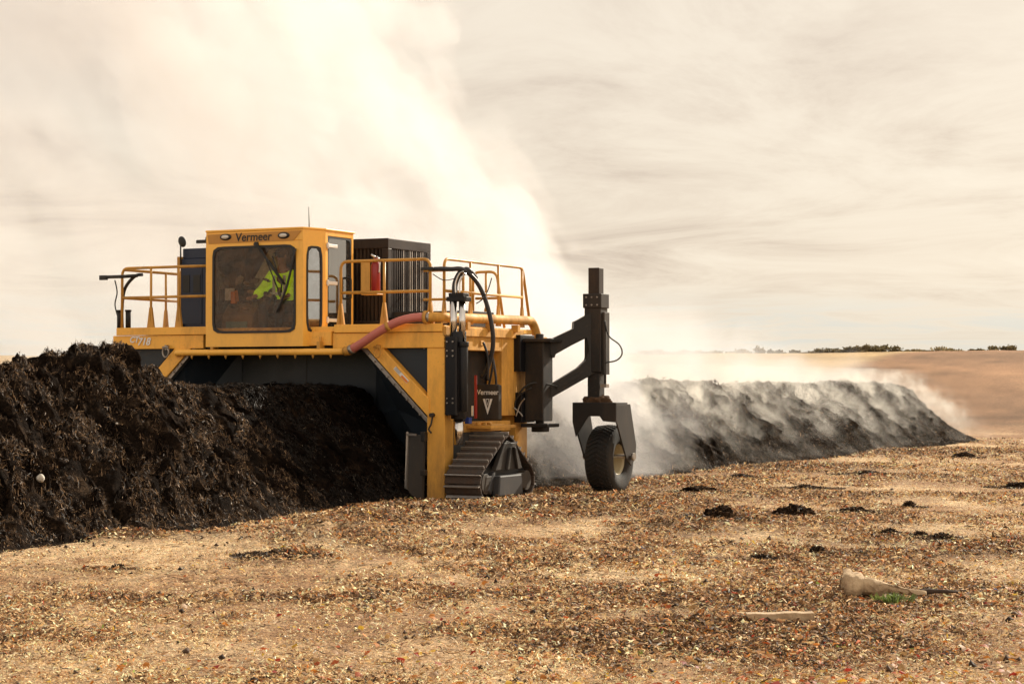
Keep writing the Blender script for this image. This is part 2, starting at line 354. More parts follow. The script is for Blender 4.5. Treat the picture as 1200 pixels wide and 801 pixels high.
# --- spray pipe with nozzles, red hose, side pipe
zs = 2.36; b = B(); tube(b, bend([V3(-5.02, -.02, zs - .02), V3(-4.98, -.14, zs), V3(-1.72, -.14, zs)], .08), .052, 12); sp = part('spray_pipe', b, 'yellow_clean', bevel=0)
for i in range(9):
    x = -4.66 + i * .335; b = B(); tube(b, [V3(x, -.14, zs - .04), V3(x, -.14, zs - .07), V3(x, -.14, zs - .11)], [.022, .022, .006], 8); obj('nozzle', b, 'yellow_rail', sp)
for x in (-4.25, -2.2):
    b = B(); box(b, x - .03, x + .03, -.17, -.02, zs + .03, zs + .16); cyl(b, V3(x, -.1, zs + .1), V3(x, -.1, zs + .24), .02, 8); obj('pipe_clamp', b, 'yellow_rail', sp, .004)
b = B(); cyl(b, V3(-1.72, -.14, zs), V3(-1.60, -.16, zs + .02), .075, 12); tube(b, [V3(-1.66, -.14, zs + .02), V3(-1.52, -.2, zs + .09)], .055, 10); obj('hose_coupling', b, 'yellow_rail', sp)
HP = [P(412, 409, Y=-.2), P(424, 402, Y=-.22), P(440, 391, Y=-.22), P(455, 382, Y=-.2), P(470, 375.5, Y=-.18), P(486, 372, Y=-.12), P(501, 371.5, Y=-.06)]
b = B(); tube(b, HP, .068, 14, 8); ph = part('water_hose', b, 'pink', bevel=0)
for i in (0, 3, 6):
    b = B(); p = HP[i]; q = HP[min(i + 1, 6)] if i < 6 else HP[6] * 2 - HP[5]; d = (q - p).normalized() * .03
    cyl(b, p - d, p + d, .078, 14); obj('hose_clamp', b, 'worn' if i != 3 else 'yellow_rail', ph)
b = B(); pz = 2.885; tube(b, bend([V3(-.30, -.06, pz), V3(-.06, -.02, pz), V3(-.02, .3, pz), V3(-.02, 3.22, pz + .03), V3(.10, 3.36, 2.3), V3(.10, 3.4, 1.9)], .16), .078, 14); spp = part('side_pipe', b, 'yellow_dusty', bevel=0)
b = B(); cyl(b, V3(.088, 3.31, 2.62), V3(.096, 3.33, 2.50), .11, 14); cyl(b, V3(-.27, -.055, pz), V3(-.32, -.055, pz), .105, 14); obj('pipe_flange', b, 'yellow_dusty', spp)
for y in (.6, 1.45, 2.4):
    b = B(); box(b, .0, .12, y - .05, y + .05, 2.70, 2.82); obj('pipe_support', b, 'yellow_dusty', spp, .005)
# --- railings
def rail(paths, posts, r=.024, label=None, m='yellow_rail'):
    b = B()
    for p in paths: tube(b, bend(p, .13), r, 10)
    o = part('railing', b, m, bevel=0, label=label)
    for (x, y, z0, z1, dx, dy) in posts:   # gusseted foot of each upright
        bb = B(); h = .34; w = .07
        if dx: prism(bb, [V3(x - w, y - .02, z0), V3(x + w, y - .02, z0), V3(x + .022, y - .02, z0 + h), V3(x - .022, y - .02, z0 + h)], (0, .04, 0))
        else: prism(bb, [V3(x - .02, y - w, z0), V3(x - .02, y + w, z0), V3(x - .02, y + .022, z0 + h), V3(x - .02, y - .022, z0 + h)], (.04, 0, 0))
        cyl(bb, V3(x, y, z0 + .1), V3(x, y, z1), r * .92, 10); obj('upright', bb, m, o)
    return o
zt, zm, z0 = 3.80, 3.30, 2.79
rail([[V3(-6.22, .03, z0), V3(-6.22, .03, zt), V3(-4.40, .03, zt)], [V3(-6.22, .03, zm), V3(-4.40, .03, zm)]],
     [(-5.62, .03, z0, zt, 1, 0), (-5.05, .03, z0, zt, 1, 0)], label='front railing left of the cab')
rail([[V3(-6.24, 2.8, z0), V3(-6.24, 2.8, zt - .02), V3(-6.24, .1, zt - .02)], [V3(-6.24, 2.8, zm), V3(-6.24, .1, zm)]], [(-6.24, 1.3, z0, zt, 0, 1)], label='left side railing')
rail([[V3(-1.90, .03, z0), V3(-1.90, .03, zt), V3(-.27, .03, zt), V3(-.27, .03, z0)], [V3(-1.88, .03, zm), V3(-.27, .03, zm)]],
     [(-1.90, .03, z0, z0 + .4, 1, 0), (-1.1, .03, z0, zt, 1, 0), (-.27, .03, z0, z0 + .4, 1, 0)], label='front railing right of the cab')
rail([[V3(-.04, .06, z0 + .1), V3(-.04, .06, zt), V3(-.04, 2.86, zt), V3(-.04, 3.12, 2.95)], [V3(-.04, .06, zm), V3(-.04, 2.86, zm)]],
     [(-.04, .06, z0, z0 + .4, 0, 1), (-.04, .95, z0, zt, 0, 1), (-.04, 1.95, z0, zt, 0, 1), (-.04, 2.84, z0, zt, 0, 1)], label='right side railing over the water pipe')
rail([[V3(-1.0, 2.9, z0), V3(-1.0, 2.9, zt - .05), V3(-.55, 2.9, zt - .05), V3(-.4, 2.9, z0)], [V3(-.95, 2.9, zm), V3(-.5, 2.9, zm)]], [(-.75, 2.9, z0, zt - .06, 1, 0)], label='small ladder railing at the rear')
rail([[V3(-6.2, 2.92, z0), V3(-6.2, 2.92, zt), V3(-1.2, 2.92, zt), V3(-1.2, 2.92, z0)], [V3(-6.2, 2.92, zm), V3(-1.2, 2.92, zm)]], [(-4, 2.92, z0, zt, 1, 0)], label='rear railing')
# --- engine housing (right, louvred) and left cabinet
ex0, ex1, ey0, ey1, ez = -3.10, -1.94, 1.62, 3.12, 4.285
b = B(); box(b, ex0 + .08, ex1 - .08, ey0 + .08, ey1 - .08, 2.77, ez - .05); eh = part('engine_housing', b, 'ink')
b = B(); box(b, ex0, ex1, ey0, ey1, ez - .17, ez); box(b, ex0, ex1, ey0, ey1, 2.765, 2.9)
for x in (ex0, ex1 - .13):
    for y in (ey0, ey1 - .13): box(b, x, x + .13, y, y + .13, 2.9, ez - .17)
obj('corner_frame', b, 'grille', eh, .01)
b = B(); k = 0
x = ex0 + .15
while x < ex1 - .15:
    prism(b, [V3(x, ey0 + .015, 2.9), V3(x + .035, ey0 + .015, 2.9), V3(x + .055, ey0 + .07, 2.9), V3(x + .02, ey0 + .07, 2.9)], (0, 0, ez - .17 - 2.9)); x += .075
y = ey0 + .17
b2 = B()
while y < ey1 - .15:
    k += 1; tgt = b2 if k in (6, 9, 10, 12, 14, 15) else b  # these slats go pale to imitate light glinting through the gaps
    prism(tgt, [V3(ex1 - .015, y, 2.9), V3(ex1 - .015, y + .035, 2.9), V3(ex1 - .07, y + .055, 2.9), V3(ex1 - .07, y + .02, 2.9)], (0, 0, ez - .17 - 2.9)); y += .075
obj('louvre', b, 'grille', eh)
o = obj('louvre', b2, 'worn', eh); o['label'] = 'pale louvre slats standing in for glints of light through the gaps'
b = B(); box(b, -1.9, -.50, 1.7, 2.7, 2.77, 3.05); part('rear_cabinet', b, 'charcoal')
ly = .75; lx0, lx1 = P(209, 300, Y=.75).x, -4.75
b = B(); box(b, lx0, lx1 + .35, ly, 2.3, 2.77, 3.98); lc = part('control_cabinet', b, 'navy', bevel=.015)
b = B(); box(b, lx0 + .06, lx1 + .35, ly + .03, 2.2, 3.98, 4.16); obj('cabinet_top', b, 'navy', lc, .015)
b = B(); box(b, lx0 + .03, lx0 + .49, ly - .012, ly - .001, 2.86, 3.90); obj('cabinet_door', b, 'navy', lc, .004)
b = B()
for x, z in ((lx0 + .1, 3.4), (lx0 + .32, 3.4)): box(b, x, x + .14, ly - .022, ly - .013, z, z + .3)
obj('vent', b, 'ink', lc)
b = B(); box(b, lx0 - .02, lx0 + .06, ly - .02, ly + .05, 2.77, 4.02); obj('cabinet_post', b, 'yellow_rail', lc, .004)
b = B(); box(b, lx0 - .01, lx0 + .12, ly - .05, ly - .02, 2.77, 2.87); obj('bracket', b, 'ink', lc)
# mirror on a stalk
b = B(); c = P(213, 283, Y=.7); cyl(b, c + V3(-.03, 0, -.05), c + V3(-.03, 0, -.42), .014, 8); mr = part('mirror', b, 'ink', bevel=0)
b = B(); bmesh.ops.create_uvsphere(b, u_segments=18, v_segments=10, radius=1, matrix=Matrix.Translation(c) @ Matrix.Rotation(-.5, 4, 'Y') @ Matrix.Diagonal((.075, .03, .10, 1))); obj('mirror_head', b, 'ink', mr, smooth=True)
# --- hydraulic legs (masts) left and right
def mast(x0, y0, lab, full=True):
    b = B(); x1, y1 = x0 + .31, y0 + .36
    tube(b, [V3((x0 + x1) / 2, (y0 + y1) / 2, 1.30), V3((x0 + x1) / 2, (y0 + y1) / 2, 2.66)], .12, 20)
    prism(b, [V3(x0, y0 + .02, 1.36), V3(x0 + .02, y0, 1.36), V3(x0 + .19, y0, 1.36), V3(x0 + .21, y0 + .02, 1.36), V3(x0 + .21, y1 - .06, 1.36), V3(x0, y1 - .06, 1.36)], (0, 0, 1.22)); tube(b, [V3(x1 - .045, y0 + .13, 1.42), V3(x1 - .045, y0 + .13, 2.50)], .07, 18); cyl(b, V3(x1 - .045, y0 + .13, 2.42), V3(x1 - .045, y0 + .13, 2.5), .085)
    m_ = part('lift_leg', b, 'black', bevel=.006, label=lab)
    b = B()
    for z in (1.55, 1.62, 2.28, 2.36, 2.5):
        for x in (x0 + .05, x0 + .15): cyl(b, V3(x, y0, z), V3(x, y0 - .02, z), .013, 8)
    obj('bolts', b, 'worn', m_)
    b = B(); cx, cy = (x0 + x1) / 2, (y0 + y1) / 2
    cyl(b, V3(cx - .062, cy - .06, 2.5), V3(cx - .062, cy - .06, 3.16), .058, 16); cyl(b, V3(cx + .07, cy - .02, 2.5), V3(cx + .07, cy - .02, 3.16), .052, 16)
    obj('piston_rod', b, 'chrome', m_, smooth=False)
    b = B(); box(b, cx - .16, cx + .16, cy - .12, cy + .12, 3.13, 3.20); box(b, cx - .13, cx + .13, cy - .1, cy + .1, 3.20, 3.26); obj('rod_cap', b, 'black', m_, .008)
    if full:
        b = B(); cyl(b, V3(cx, cy, .9), V3(cx, cy, 1.32), .075, 16); obj('piston_rod', b, 'chrome', m_)
    return m_, cx, cy
ms, cx, cy = mast(.03, -.06, 'right hydraulic lift leg beside the yellow post')

# hoses from the leg caps
b = B(); tube(b, bend([V3(-.28, .0, 3.64), V3(-.02, .02, 3.64)], .05), .035, 10); tube(b, [V3(-.1, .0, 3.64), V3(.1, .02, 3.63), V3(.28, .1, 3.62), V3(.42, .3, 3.42), V3(.52, .42, 3.1), V3(.58, .5, 2.7), V3(.56, .55, 2.4), V3(.44, .62, 2.12), V3(.3, .7, 1.95)], .036, 12, 8); part('hydraulic_hose', b, 'rubber_clean', bevel=0, label='long black hose arching from the rail bar down the side')
b = B(); tube(b, [V3(cx - .07, cy, 3.25), V3(cx - .06, cy, 3.42), V3(cx + .02, cy + .02, 3.58), V3(cx + .14, cy + .04, 3.62), V3(.36, .35, 3.5)], .045, 12, 8); part('hydraulic_hose', b, 'rubber_clean', bevel=0)
b = B(); tube(b, [V3(cx - .0, cy - .1, 3.25), V3(cx + .0, cy - .1, 3.42), V3(cx + .06, cy - .08, 3.56), V3(cx + .13, cy - .08, 3.59)], .014, 8, 6); tube(b, [V3(cx + .07, cy - .1, 3.25), V3(cx + .07, cy - .1, 3.42), V3(cx + .12, cy - .08, 3.52), V3(cx + .17, cy - .08, 3.56)], .014, 8, 6); part('hydraulic_tube', b, 'chrome', bevel=0)
b = B(); box(b, -.40, -.18, -.05, .0, 3.62, 3.67); part('hose_clamp', b, 'ink')
b = B(); tube(b, [V3(-.2, -.02, 3.56), V3(.0, -.02, 3.46), V3(.2, .05, 3.5), V3(.42, .1, 3.6)], .008, 6, 8); tube(b, [V3(.62, .4, 3.5), V3(.56, .38, 3.3), V3(.5, .3, 3.16), V3(.4, .3, 3.1)], .009, 6, 6); part('cable', b, 'ink', bevel=0)
b = B(); tube(b, bend([V3(-6.62, .0, 3.66), V3(-6.20, .0, 3.66), V3(-5.9, .02, 3.67)], .02), .03, 10); box(b, -6.66, -6.52, -.03, .03, 3.61, 3.69); part('light_bar', b, 'ink', bevel=0, label='black bar sticking out left of the railing')
b = B(); tube(b, [V3(-5.85, .1, 3.69), V3(-6.0, .08, 3.66), V3(-6.22, .1, 3.45), V3(-6.35, .2, 3.1), V3(-6.38, .25, 2.8)], .028, 12, 8); part('hydraulic_hose', b, 'rubber_clean', bevel=0, label='black hose at the left end of the railing')
b = B(); tube(b, [V3(-6.35, 0, 3.6), V3(-6.38, .1, 3.4), V3(-6.5, .2, 3.2), V3(-6.52, .3, 3.0)], .012, 6, 6); part('cable', b, 'ink', bevel=0)
for x in (-6.24, -6.06):
    b = B(); cyl(b, V3(x - .10, .12, 2.79), V3(x - .10, .12, 3.08), .045, 14); cyl(b, V3(x - .10, .12, 3.07), V3(x - .10, .12, 3.10), .055, 14); part('cylinder', b, 'charcoal', bevel=0)
# side recess: dark inner panel, hoses, box with maker's badge
b = B(); box(b, -.34, -.30, .3, 2.0, 1.2, 2.4); part('side_panel', b, 'charcoal')
b = B(); X1 = .20; p0, p1 = P(556, 452, X=X1), P(582, 452, X=X1); q0, q1 = P(556, 491, X=X1), P(582, 491, X=X1)
bx0, bx1, bz0, bz1 = .15, .55, 1.28, 1.84
fy = .78
b = B(); prism(b, [V3(bx0, fy, bz0), V3(bx1, fy, bz0), V3(bx1, fy, bz1 - .02), V3(bx1 - .06, fy, bz1), V3(bx0, fy, bz1)], (0, .12, 0)); vb = part('toolbox', b, 'charcoal', bevel=.012, label='dark box with the white maker name and V badge')
sx_ = bx1 + .003
text('lettering', 'Vermeer', V3(.36, fy - .006, 1.71), .115, 'white', vb, bold=.001, sx=.92)
b = B(); c0 = V3(.36, fy - .006, 1.61)
prism(b, [c0 + V3(-.085, 0, 0), c0 + V3(-.045, 0, 0), c0 + V3(.0, 0, -.16), c0 + V3(.045, 0, 0), c0 + V3(.085, 0, 0), c0 + V3(.0, 0, -.25)], (0, -.003, 0))
prism(b, [c0 + V3(-.03, 0, 0), c0 + V3(.03, 0, 0), c0 + V3(.0, 0, -.11)], (0, -.003, 0)); 
lg = obj('emblem', b, 'white', vb)
b = B(); prism(b, [c0 + V3(-.018, -.004, -.012), c0 + V3(.018, -.004, -.012), c0 + V3(.0, -.004, -.085)], (0, -.002, 0)); obj('emblem_centre', b, 'charcoal', vb)
b = B(); box(b, .20, .235, .62, .66, 1.30, 1.98); part('red_strut', b, 'red', bevel=.004)
b = B(); box(b, .16, .19, .60, .615, 1.34, 1.50); part('warning_sticker', b, 'white', bevel=0, label='small white label by the red strut')
for k, (a, c) in enumerate((((.42, .5, 2.5), (.44, .62, 1.9)), ((.30, 1.0, 2.38), (.22, 1.1, 1.84)), ((.1, 1.4, 2.38), (.15, 1.5, 1.3)))):
    b = B(); a, c = V3(*a), V3(*c); tube(b, [a, a * .6 + c * .4 + V3(.05, 0, 0), c], .02, 8, 6); part('hydraulic_hose', b, 'rubber_clean', bevel=0)
b = B(); box(b, .06, .5, .62, 1.5, 1.14, 1.19)
for y in (.75, .95, 1.15): cyl(b, V3(.2, y, 1.19), V3(.2, y, 1.23), .04, 8)
part('track_mount', b, 'yellow_dusty')
b = B(); box(b, .17, .25, .35, .45, 1.22, 1.32); part('valve', b, mat('blue_fitting', (.02, .05, .25), .4), bevel=.01)
# --- crawler track
def hull(circs, n=900):
    """outline (Y,Z) of a belt round circles, evenly stepped"""
    pts = []
    for (y, z, r) in circs:
        for a in np.linspace(0, 2 * math.pi, 120, endpoint=False): pts.append((y + r * math.cos(a), z + r * math.sin(a)))
    pts = sorted(pts)
    def cr(o, a, b_): return (a[0] - o[0]) * (b_[1] - o[1]) - (a[1] - o[1]) * (b_[0] - o[0])
    lo, up = [], []
    for p in pts:
        while len(lo) > 1 and cr(lo[-2], lo[-1], p) <= 0: lo.pop()
        lo.append(p)
    for p in reversed(pts):
        while len(up) > 1 and cr(up[-2], up[-1], p) <= 0: up.pop()
        up.append(p)
    h = lo[:-1] + up[:-1]; return h
def belt(circs, step):
    h = hull(circs); h.append(h[0]); L = [0]
    for a, c in zip(h, h[1:]): L.append(L[-1] + math.hypot(c[0] - a[0], c[1] - a[1]))
    n = round(L[-1] / step); out = []
    for i in range(n):
        s = L[-1] * i / n; j = max(k for k in range(len(L)) if L[k] <= s); t = (s - L[j]) / max(1e-9, L[j + 1] - L[j])
        a, c = h[j], h[j + 1]; out.append((a[0] + (c[0] - a[0]) * t, a[1] + (c[1] - a[1]) * t))
    return out
TX0, TX1 = .10, .72
circs = [(.06, .30, .25), (1.50, .30, .25), (.80, .83, .21)]
pts = belt(circs, .165)
b = B(); hp = hull([(y, z, r - .035) for y, z, r in circs]); prism(b, [V3(TX0 + .12, y, z) for y, z in hp], (.36, 0, 0)); tr = part('crawler_track', b, 'ink', bevel=0)
bs, be = B(), B(); n = len(pts)
for i in range(n):
    a, c = Vector((0, *pts[i])), Vector((0, *pts[(i + 1) % n])); d = (c - a).normalized(); nn = Vector((0, d.z, -d.y)); mid = (a + c) / 2; ln = (c - a).length
    q = lambda bm, s0, s1, h0, h1, xa, xb: prism(bm, [V3(xa, 0, 0) + a + d * (ln * s0) + nn * h0, V3(xa, 0, 0) + a + d * (ln * s1) + nn * h0, V3(xa, 0, 0) + a + d * (ln * s1) + nn * h1, V3(xa, 0, 0) + a + d * (ln * s0) + nn * h1], (xb - xa, 0, 0))
    q(bs, .04, .94, -.02, .012, TX0, TX1); q(be, .08, .20, .012, .058, TX0 + .003, TX1 - .003)
    q(bs, .0, .9, -.06, -.02, TX0 + .18, TX0 + .44)
obj('track_shoe', bs, 'shoe', tr, .006); obj('grouser', be, 'shoe_edge', tr, .003)
b = B()
for y, z, r in circs: cyl(b, V3(TX0 + .03, y, z), V3(TX1 - .02, y, z), r - .09, 28)
obj('idler_wheel', b, 'charcoal', tr, .01)
b = B()
for i in range(12):
    a = i * math.pi / 6; c = V3(TX1 - .12, .80 + .17 * math.cos(a), .83 + .17 * math.sin(a)); box(b, c.x, c.x + .05, c.y - .03, c.y + .03, c.z - .03, c.z + .03)
cyl(b, V3(TX1 - .1, .8, .83), V3(TX1 + .02, .8, .83), .10, 20)
obj('sprocket', b, 'charcoal', tr, .005)
b = B(); xg = TX1 - .06
prism(b, [V3(xg, .30, .50), V3(xg, 1.25, .50), V3(xg, 1.0, .92), V3(xg, .62, .92)], (.08, 0, 0)); prism(b, [V3(xg + .08, .62, .50), V3(xg + .08, .70, .50), V3(xg + .08, .78, .85), V3(xg + .08, .74, .85)], (.05, 0, 0)); prism(b, [V3(xg + .08, 1.0, .50), V3(xg + .08, 1.08, .50), V3(xg + .08, .92, .85), V3(xg + .08, .88, .85)], (.05, 0, 0))
prism(b, [V3(xg, -.02, .18), V3(xg, 1.5, .18), V3(xg, 1.42, .42), V3(xg, .05, .42)], (.05, 0, 0)); obj('track_frame', b, 'charcoal', tr, .01)
b = B(); gx = TX1 + .13
prism(b, [V3(TX1 - .1, .08, .20), V3(TX1 - .1, .20, .12), V3(TX1 - .1, .36, .48), V3(TX1 - .1, .28, .48)], (.1, 0, 0))
prism(b, [V3(TX1 - .03, .26, .10), V3(TX1 - .03, 1.12, .10), V3(TX1 - .03, 1.06, .42), V3(TX1 - .03, .30, .42)], (.13, 0, 0)); obj('guard_plate', b, mat('slate_guard_paint', (.032, .031, .033), .5, 0, .4, (.16, .11, .07), 4), tr, .02)
# second (left) track, mostly behind the windrow
def copy_under(o, parent):
    c = o.copy(); COL.objects.link(c); c.parent = parent
    for ch in list(o.children): copy_under(ch, c)
    return c
t2 = copy_under(tr, T); t2.location = (-7.20, 0, 0)
# --- outrigger: bracket, arm, mast, fork, wheel
b = B(); box(b, .12, .46, 2.62, 3.0, 1.22, 2.54); ob = part('swing_bracket', b, 'charcoal', bevel=.015)
b = B(); box(b, .02, .62, 2.55, 3.1, 2.54, 2.60); box(b, .06, .56, 2.58, 3.05, 1.12, 1.18); box(b, .2, .42, 2.7, 2.95, 1.04, 1.12); cyl(b, V3(.3, 2.82, 1.1), V3(.3, 2.82, 2.68), .07, 14); obj('hinge_plate', b, 'charcoal', ob, .01)
b = B(); box(b, -.02, .12, 2.45, 3.0, 2.05, 2.66); box(b, -.02, .12, 2.5, 3.0, 1.2, 1.7); obj('mount_plate', b, 'black', ob, .01)
b = B(); tube(b, [V3(.0, 2.55, 1.5), V3(.1, 2.5, 1.72), V3(.3, 2.6, 1.86), V3(.6, 2.9, 1.8)], .016, 8, 6); tube(b, [V3(.0, 2.5, 1.35), V3(.05, 2.45, 1.6), V3(.3, 2.5, 1.78)], .013, 8, 6); obj('hose', b, 'ink', ob)
b = B(); tube(b, [V3(.06, 2.4, 1.3), V3(.12, 2.44, 1.5), V3(.2, 2.45, 1.6)], .012, 8, 5); tube(b, [V3(.02, 2.4, 1.45), V3(.12, 2.44, 1.36), V3(.16, 2.45, 1.3)], .012, 8, 5); obj('hose_end', b, 'worn', ob)
LN = ((.30, 2.95), (1.05, 3.46)); A_ = lambda px, py: P(px, py, line=LN)
nr = Vector((-(LN[1][1] - LN[0][1]), LN[1][0] - LN[0][0], 0)).normalized()
pa = [(631, 404), (671, 385), (671.5, 377), (676, 375), (690, 367), (698, 364), (698, 437), (694, 438), (650, 463), (623, 478), (628, 458), (650, 447), (676, 431), (685, 422), (689, 410), (686, 396), (668, 405), (650, 415), (649, 419), (646, 419), (645, 416), (634, 422)]
b = B(); prism(b, [A_(*p) - nr * .11 for p in pa], nr * .22); ar = part('outrigger_arm', b, 'charcoal', bevel=.008)
b = B(); prism(b, [A_(650, 452) - nr * .118, A_(680, 436) - nr * .118, A_(681, 439) - nr * .118, A_(651, 456) - nr * .118], nr * -.02); obj('arm_rib', b, 'charcoal', ar, .004)
mx, my = 1.05, 3.46; h = .15
b = B(); box(b, mx - h, mx + h, my - h, my + h, 2.04, 3.34); wm = part('wheel_mast', b, 'charcoal', bevel=.012)
b = B(); box(b, mx - .10, mx + .10, my - .10, my + .10, 3.34, 3.80); obj('inner_post', b, 'grille', wm, .01)
b = B(); box(b, mx - .11, mx + .11, my - .11, my + .11, 1.5, 2.04); box(b, mx - .17, mx + .17, my - .17, my + .17, 3.12, 3.36); box(b, mx + .152, mx + .20, my - .1, my + .12, 2.0, 3.05); cyl(b, V3(mx + .19, my - .05, 1.8), V3(mx + .19, my - .05, 2.9), .022, 10); obj('sleeve', b, 'charcoal', wm, .01)
b = B(); box(b, mx + .13, mx + .24, my - .12, my + .0, 1.78, 1.84)
for z in (3.17, 3.3):
    for q in (-.1, 0, .1): cyl(b, V3(mx + q, my - .17, z), V3(mx + q, my - .19, z), .014, 8)
obj('bolts', b, 'worn', wm)
b = B(); tube(b, [V3(mx + .2, my - .1, 2.9), V3(mx + .26, my - .05, 2.65), V3(mx + .42, my + .02, 2.5), V3(mx + .46, my + .04, 2.35), V3(mx + .38, my, 2.24), V3(mx + .22, my - .1, 2.2)], .013, 8, 8); obj('cable', b, 'ink', wm)
# fork
fw = .40; mx += .06
b = B(); yf = my - .22
prism(b, [V3(mx - fw, yf, 1.53), V3(mx + fw, yf, 1.53), V3(mx + fw, yf, 1.2), V3(mx + .16, yf, 1.22), V3(mx + .10, yf, 1.30), V3(mx - .10, yf, 1.30), V3(mx - .16, yf, 1.22), V3(mx - fw + .06, yf, .95), V3(mx - fw, yf, 1.2)], (0, .03, 0))
box(b, mx - fw, mx + fw, yf + .03, yf + .5, 1.50, 1.53); fk = part('wheel_fork', b, 'charcoal', bevel=.006)
b = B(); bmesh.ops.create_icosphere(b, subdivisions=4, radius=1)
for v in b.verts:
    k = 1 + .5 * float(fbm(np.array([v.co.x * 3]), np.array([v.co.y * 3 + v.co.z]), 3)[0]); v.co = Vector((mx - .05 + v.co.x * .26 * k, yf + .24 + v.co.y * .18 * k, 1.52 + max(v.co.z, 0) * .15 * k))
obj('caked_soil', b, 'soil', fk, smooth=True)
for s in (-1, 1):
    b = B(); x = mx + s * fw - (.03 if s > 0 else 0)
    prism(b, [V3(x, yf + .031, 1.50), V3(x, yf + .62, 1.50), V3(x, yf + .88, .80), V3(x, yf + .84, .56), V3(x, yf + .66, .46), V3(x, yf + .46, .58), V3(x, yf + .031, 1.22)], (.03, 0, 0)); obj('side_plate', b, 'charcoal', fk, .005)
# wheel
wr, wt = .565, .185; wy, wz = my + .42, .56
def lathe(bm, prof, c, seg=56):
    rings = [[bm.verts.new((c[0] + x, c[1] + r * math.cos(2 * math.pi * k / seg), c[2] + r * math.sin(2 * math.pi * k / seg))) for k in range(seg)] for x, r in prof]
    for a, e in zip(rings, rings[1:]):
        for k in range(seg): bm.faces.new((a[k], a[(k + 1) % seg], e[(k + 1) % seg], e[k])).smooth = True
    return bm
b = B(); lathe(b, [(-.17, .262), (-.225, .34), (-.245, .45), (-.23, .52), (-.18, .553), (0, .562), (.18, .553), (.23, .52), (.245, .45), (.225, .34), (.17, .262), (-.17, .262)], (mx, wy, wz))
wh = part('support_wheel', b, 'rubber', bevel=0)
b = B()
for i in range(44):
    a = 2 * math.pi * i / 44
    for s in (-1, 1):
        for j in range(4):
            xx = s * (.015 + j * .052); aa = a + j * .045; r = .562 - .006 * j
            c = Vector((mx + xx, wy + r * math.cos(aa), wz + r * math.sin(aa))); t = Vector((0, -math.sin(aa), math.cos(aa))); e = Vector((0, math.cos(aa), math.sin(aa)))
            u = (Vector((s, 0, 0)) + t * .5).normalized() * .026; v = t * .017
            prism(b, [c - u - v - e * .012, c + u - v - e * .012, c + u + v - e * .012, c - u + v - e * .012], e * .036)
obj('tyre_tread', b, 'rubber', wh)
b = B(); lathe(b, [(-.02, .02), (-.02, .08), (-.06, .10), (-.08, .20), (.12, .235), (.17, .262), (.15, .27), (-.15, .27), (-.17, .262), (-.12, .235), (-.1, .20), (-.09, .10), (-.11, .08), (-.11, .02)], (mx, wy, wz)); obj('rim', b, 'rim', wh)
b = B(); cyl(b, V3(mx - fw - .04, wy, wz + .05), V3(mx + fw + .04, wy, wz + .05), .035, 12)
for s in (-1, 1): cyl(b, V3(mx + s * (fw + .02), wy, wz + .05), V3(mx + s * (fw + .07), wy, wz + .05), .065, 14)
obj('axle', b, 'worn', wh)
# --- the cab
c0, c1 = -4.36, P(355, 300, Y=-.18).x; fyc = -.18; cz0, cz1 = 2.45, 4.33
c2x, c2y, c3y = -2.34, P(381, 300, X=-2.34).y, P(414, 300, X=-2.34).y
b = B(); zc = (cz0 + cz1 - .18) / 2; hw, hh = (c1 - c0) / 2, (cz1 - .18 - cz0) / 2; wsx = (P(254, 300, Y=fyc).x + P(351, 300, Y=fyc).x) / 2; wsz = (P(300, 288, Y=fyc).z + P(300, 389.5, Y=fyc).z) / 2
iw, ih = (P(351, 300, Y=fyc).x - P(254, 300, Y=fyc).x) / 2, (P(300, 288, Y=fyc).z - P(300, 389.5, Y=fyc).z) / 2
frame(b, V3((c0 + c1) / 2, fyc, zc), (1, 0, 0), (0, 0, 1), hw, hh, iw, ih, (0, .05, 0), n=14, icy=wsz - zc)
cab = part('cab', b, 'yellow_clean', bevel=0)
wc = V3((c0 + c1) / 2, 0, wsz)
b = B(); frame(b, V3(wc.x, fyc - .012, wc.z), (1, 0, 0), (0, 0, 1), iw + .004, ih + .004, iw - .03, ih - .03, (0, .02, 0), n=14)
# gasket: outer outline is rounded too
b.free(); b = B(); seg = 72
for rr in (0,):
    P1 = []; P2 = []
    for i in range(seg):
        a = 2 * math.pi * i / seg; cs, sn = math.cos(a), math.sin(a)
        for (w_, h_, lst) in ((iw + .008, ih + .008, P1), (iw - .03, ih - .03, P2)):
            ri = ((abs(cs) / w_) ** 14 + (abs(sn) / h_) ** 14) ** (-1 / 14); lst.append(V3(wc.x + cs * ri, fyc - .014, wc.z + sn * ri))
    v1 = [b.verts.new(p) for p in P1]; v2 = [b.verts.new(p) for p in P2]; v3 = [b.verts.new(p + V3(0, .03, 0)) for p in P1]; v4 = [b.verts.new(p + V3(0, .03, 0)) for p in P2]
    for i in range(seg):
        j = (i + 1) % seg; b.faces.new((v1[i], v1[j], v2[j], v2[i])); b.faces.new((v1[i], v1[j], v3[j], v3[i])); b.faces.new((v2[i], v2[j], v4[j], v4[i]))
ws_g = part('windshield', b, 'gasket', bevel=0)
b = B(); rpanel(b, V3(wc.x, fyc + .002, wc.z), (1, 0, 0), (0, 0, 1), iw - .02, ih - .02, (0, .006, 0), n=14); obj('glass', b, 'glass', ws_g)
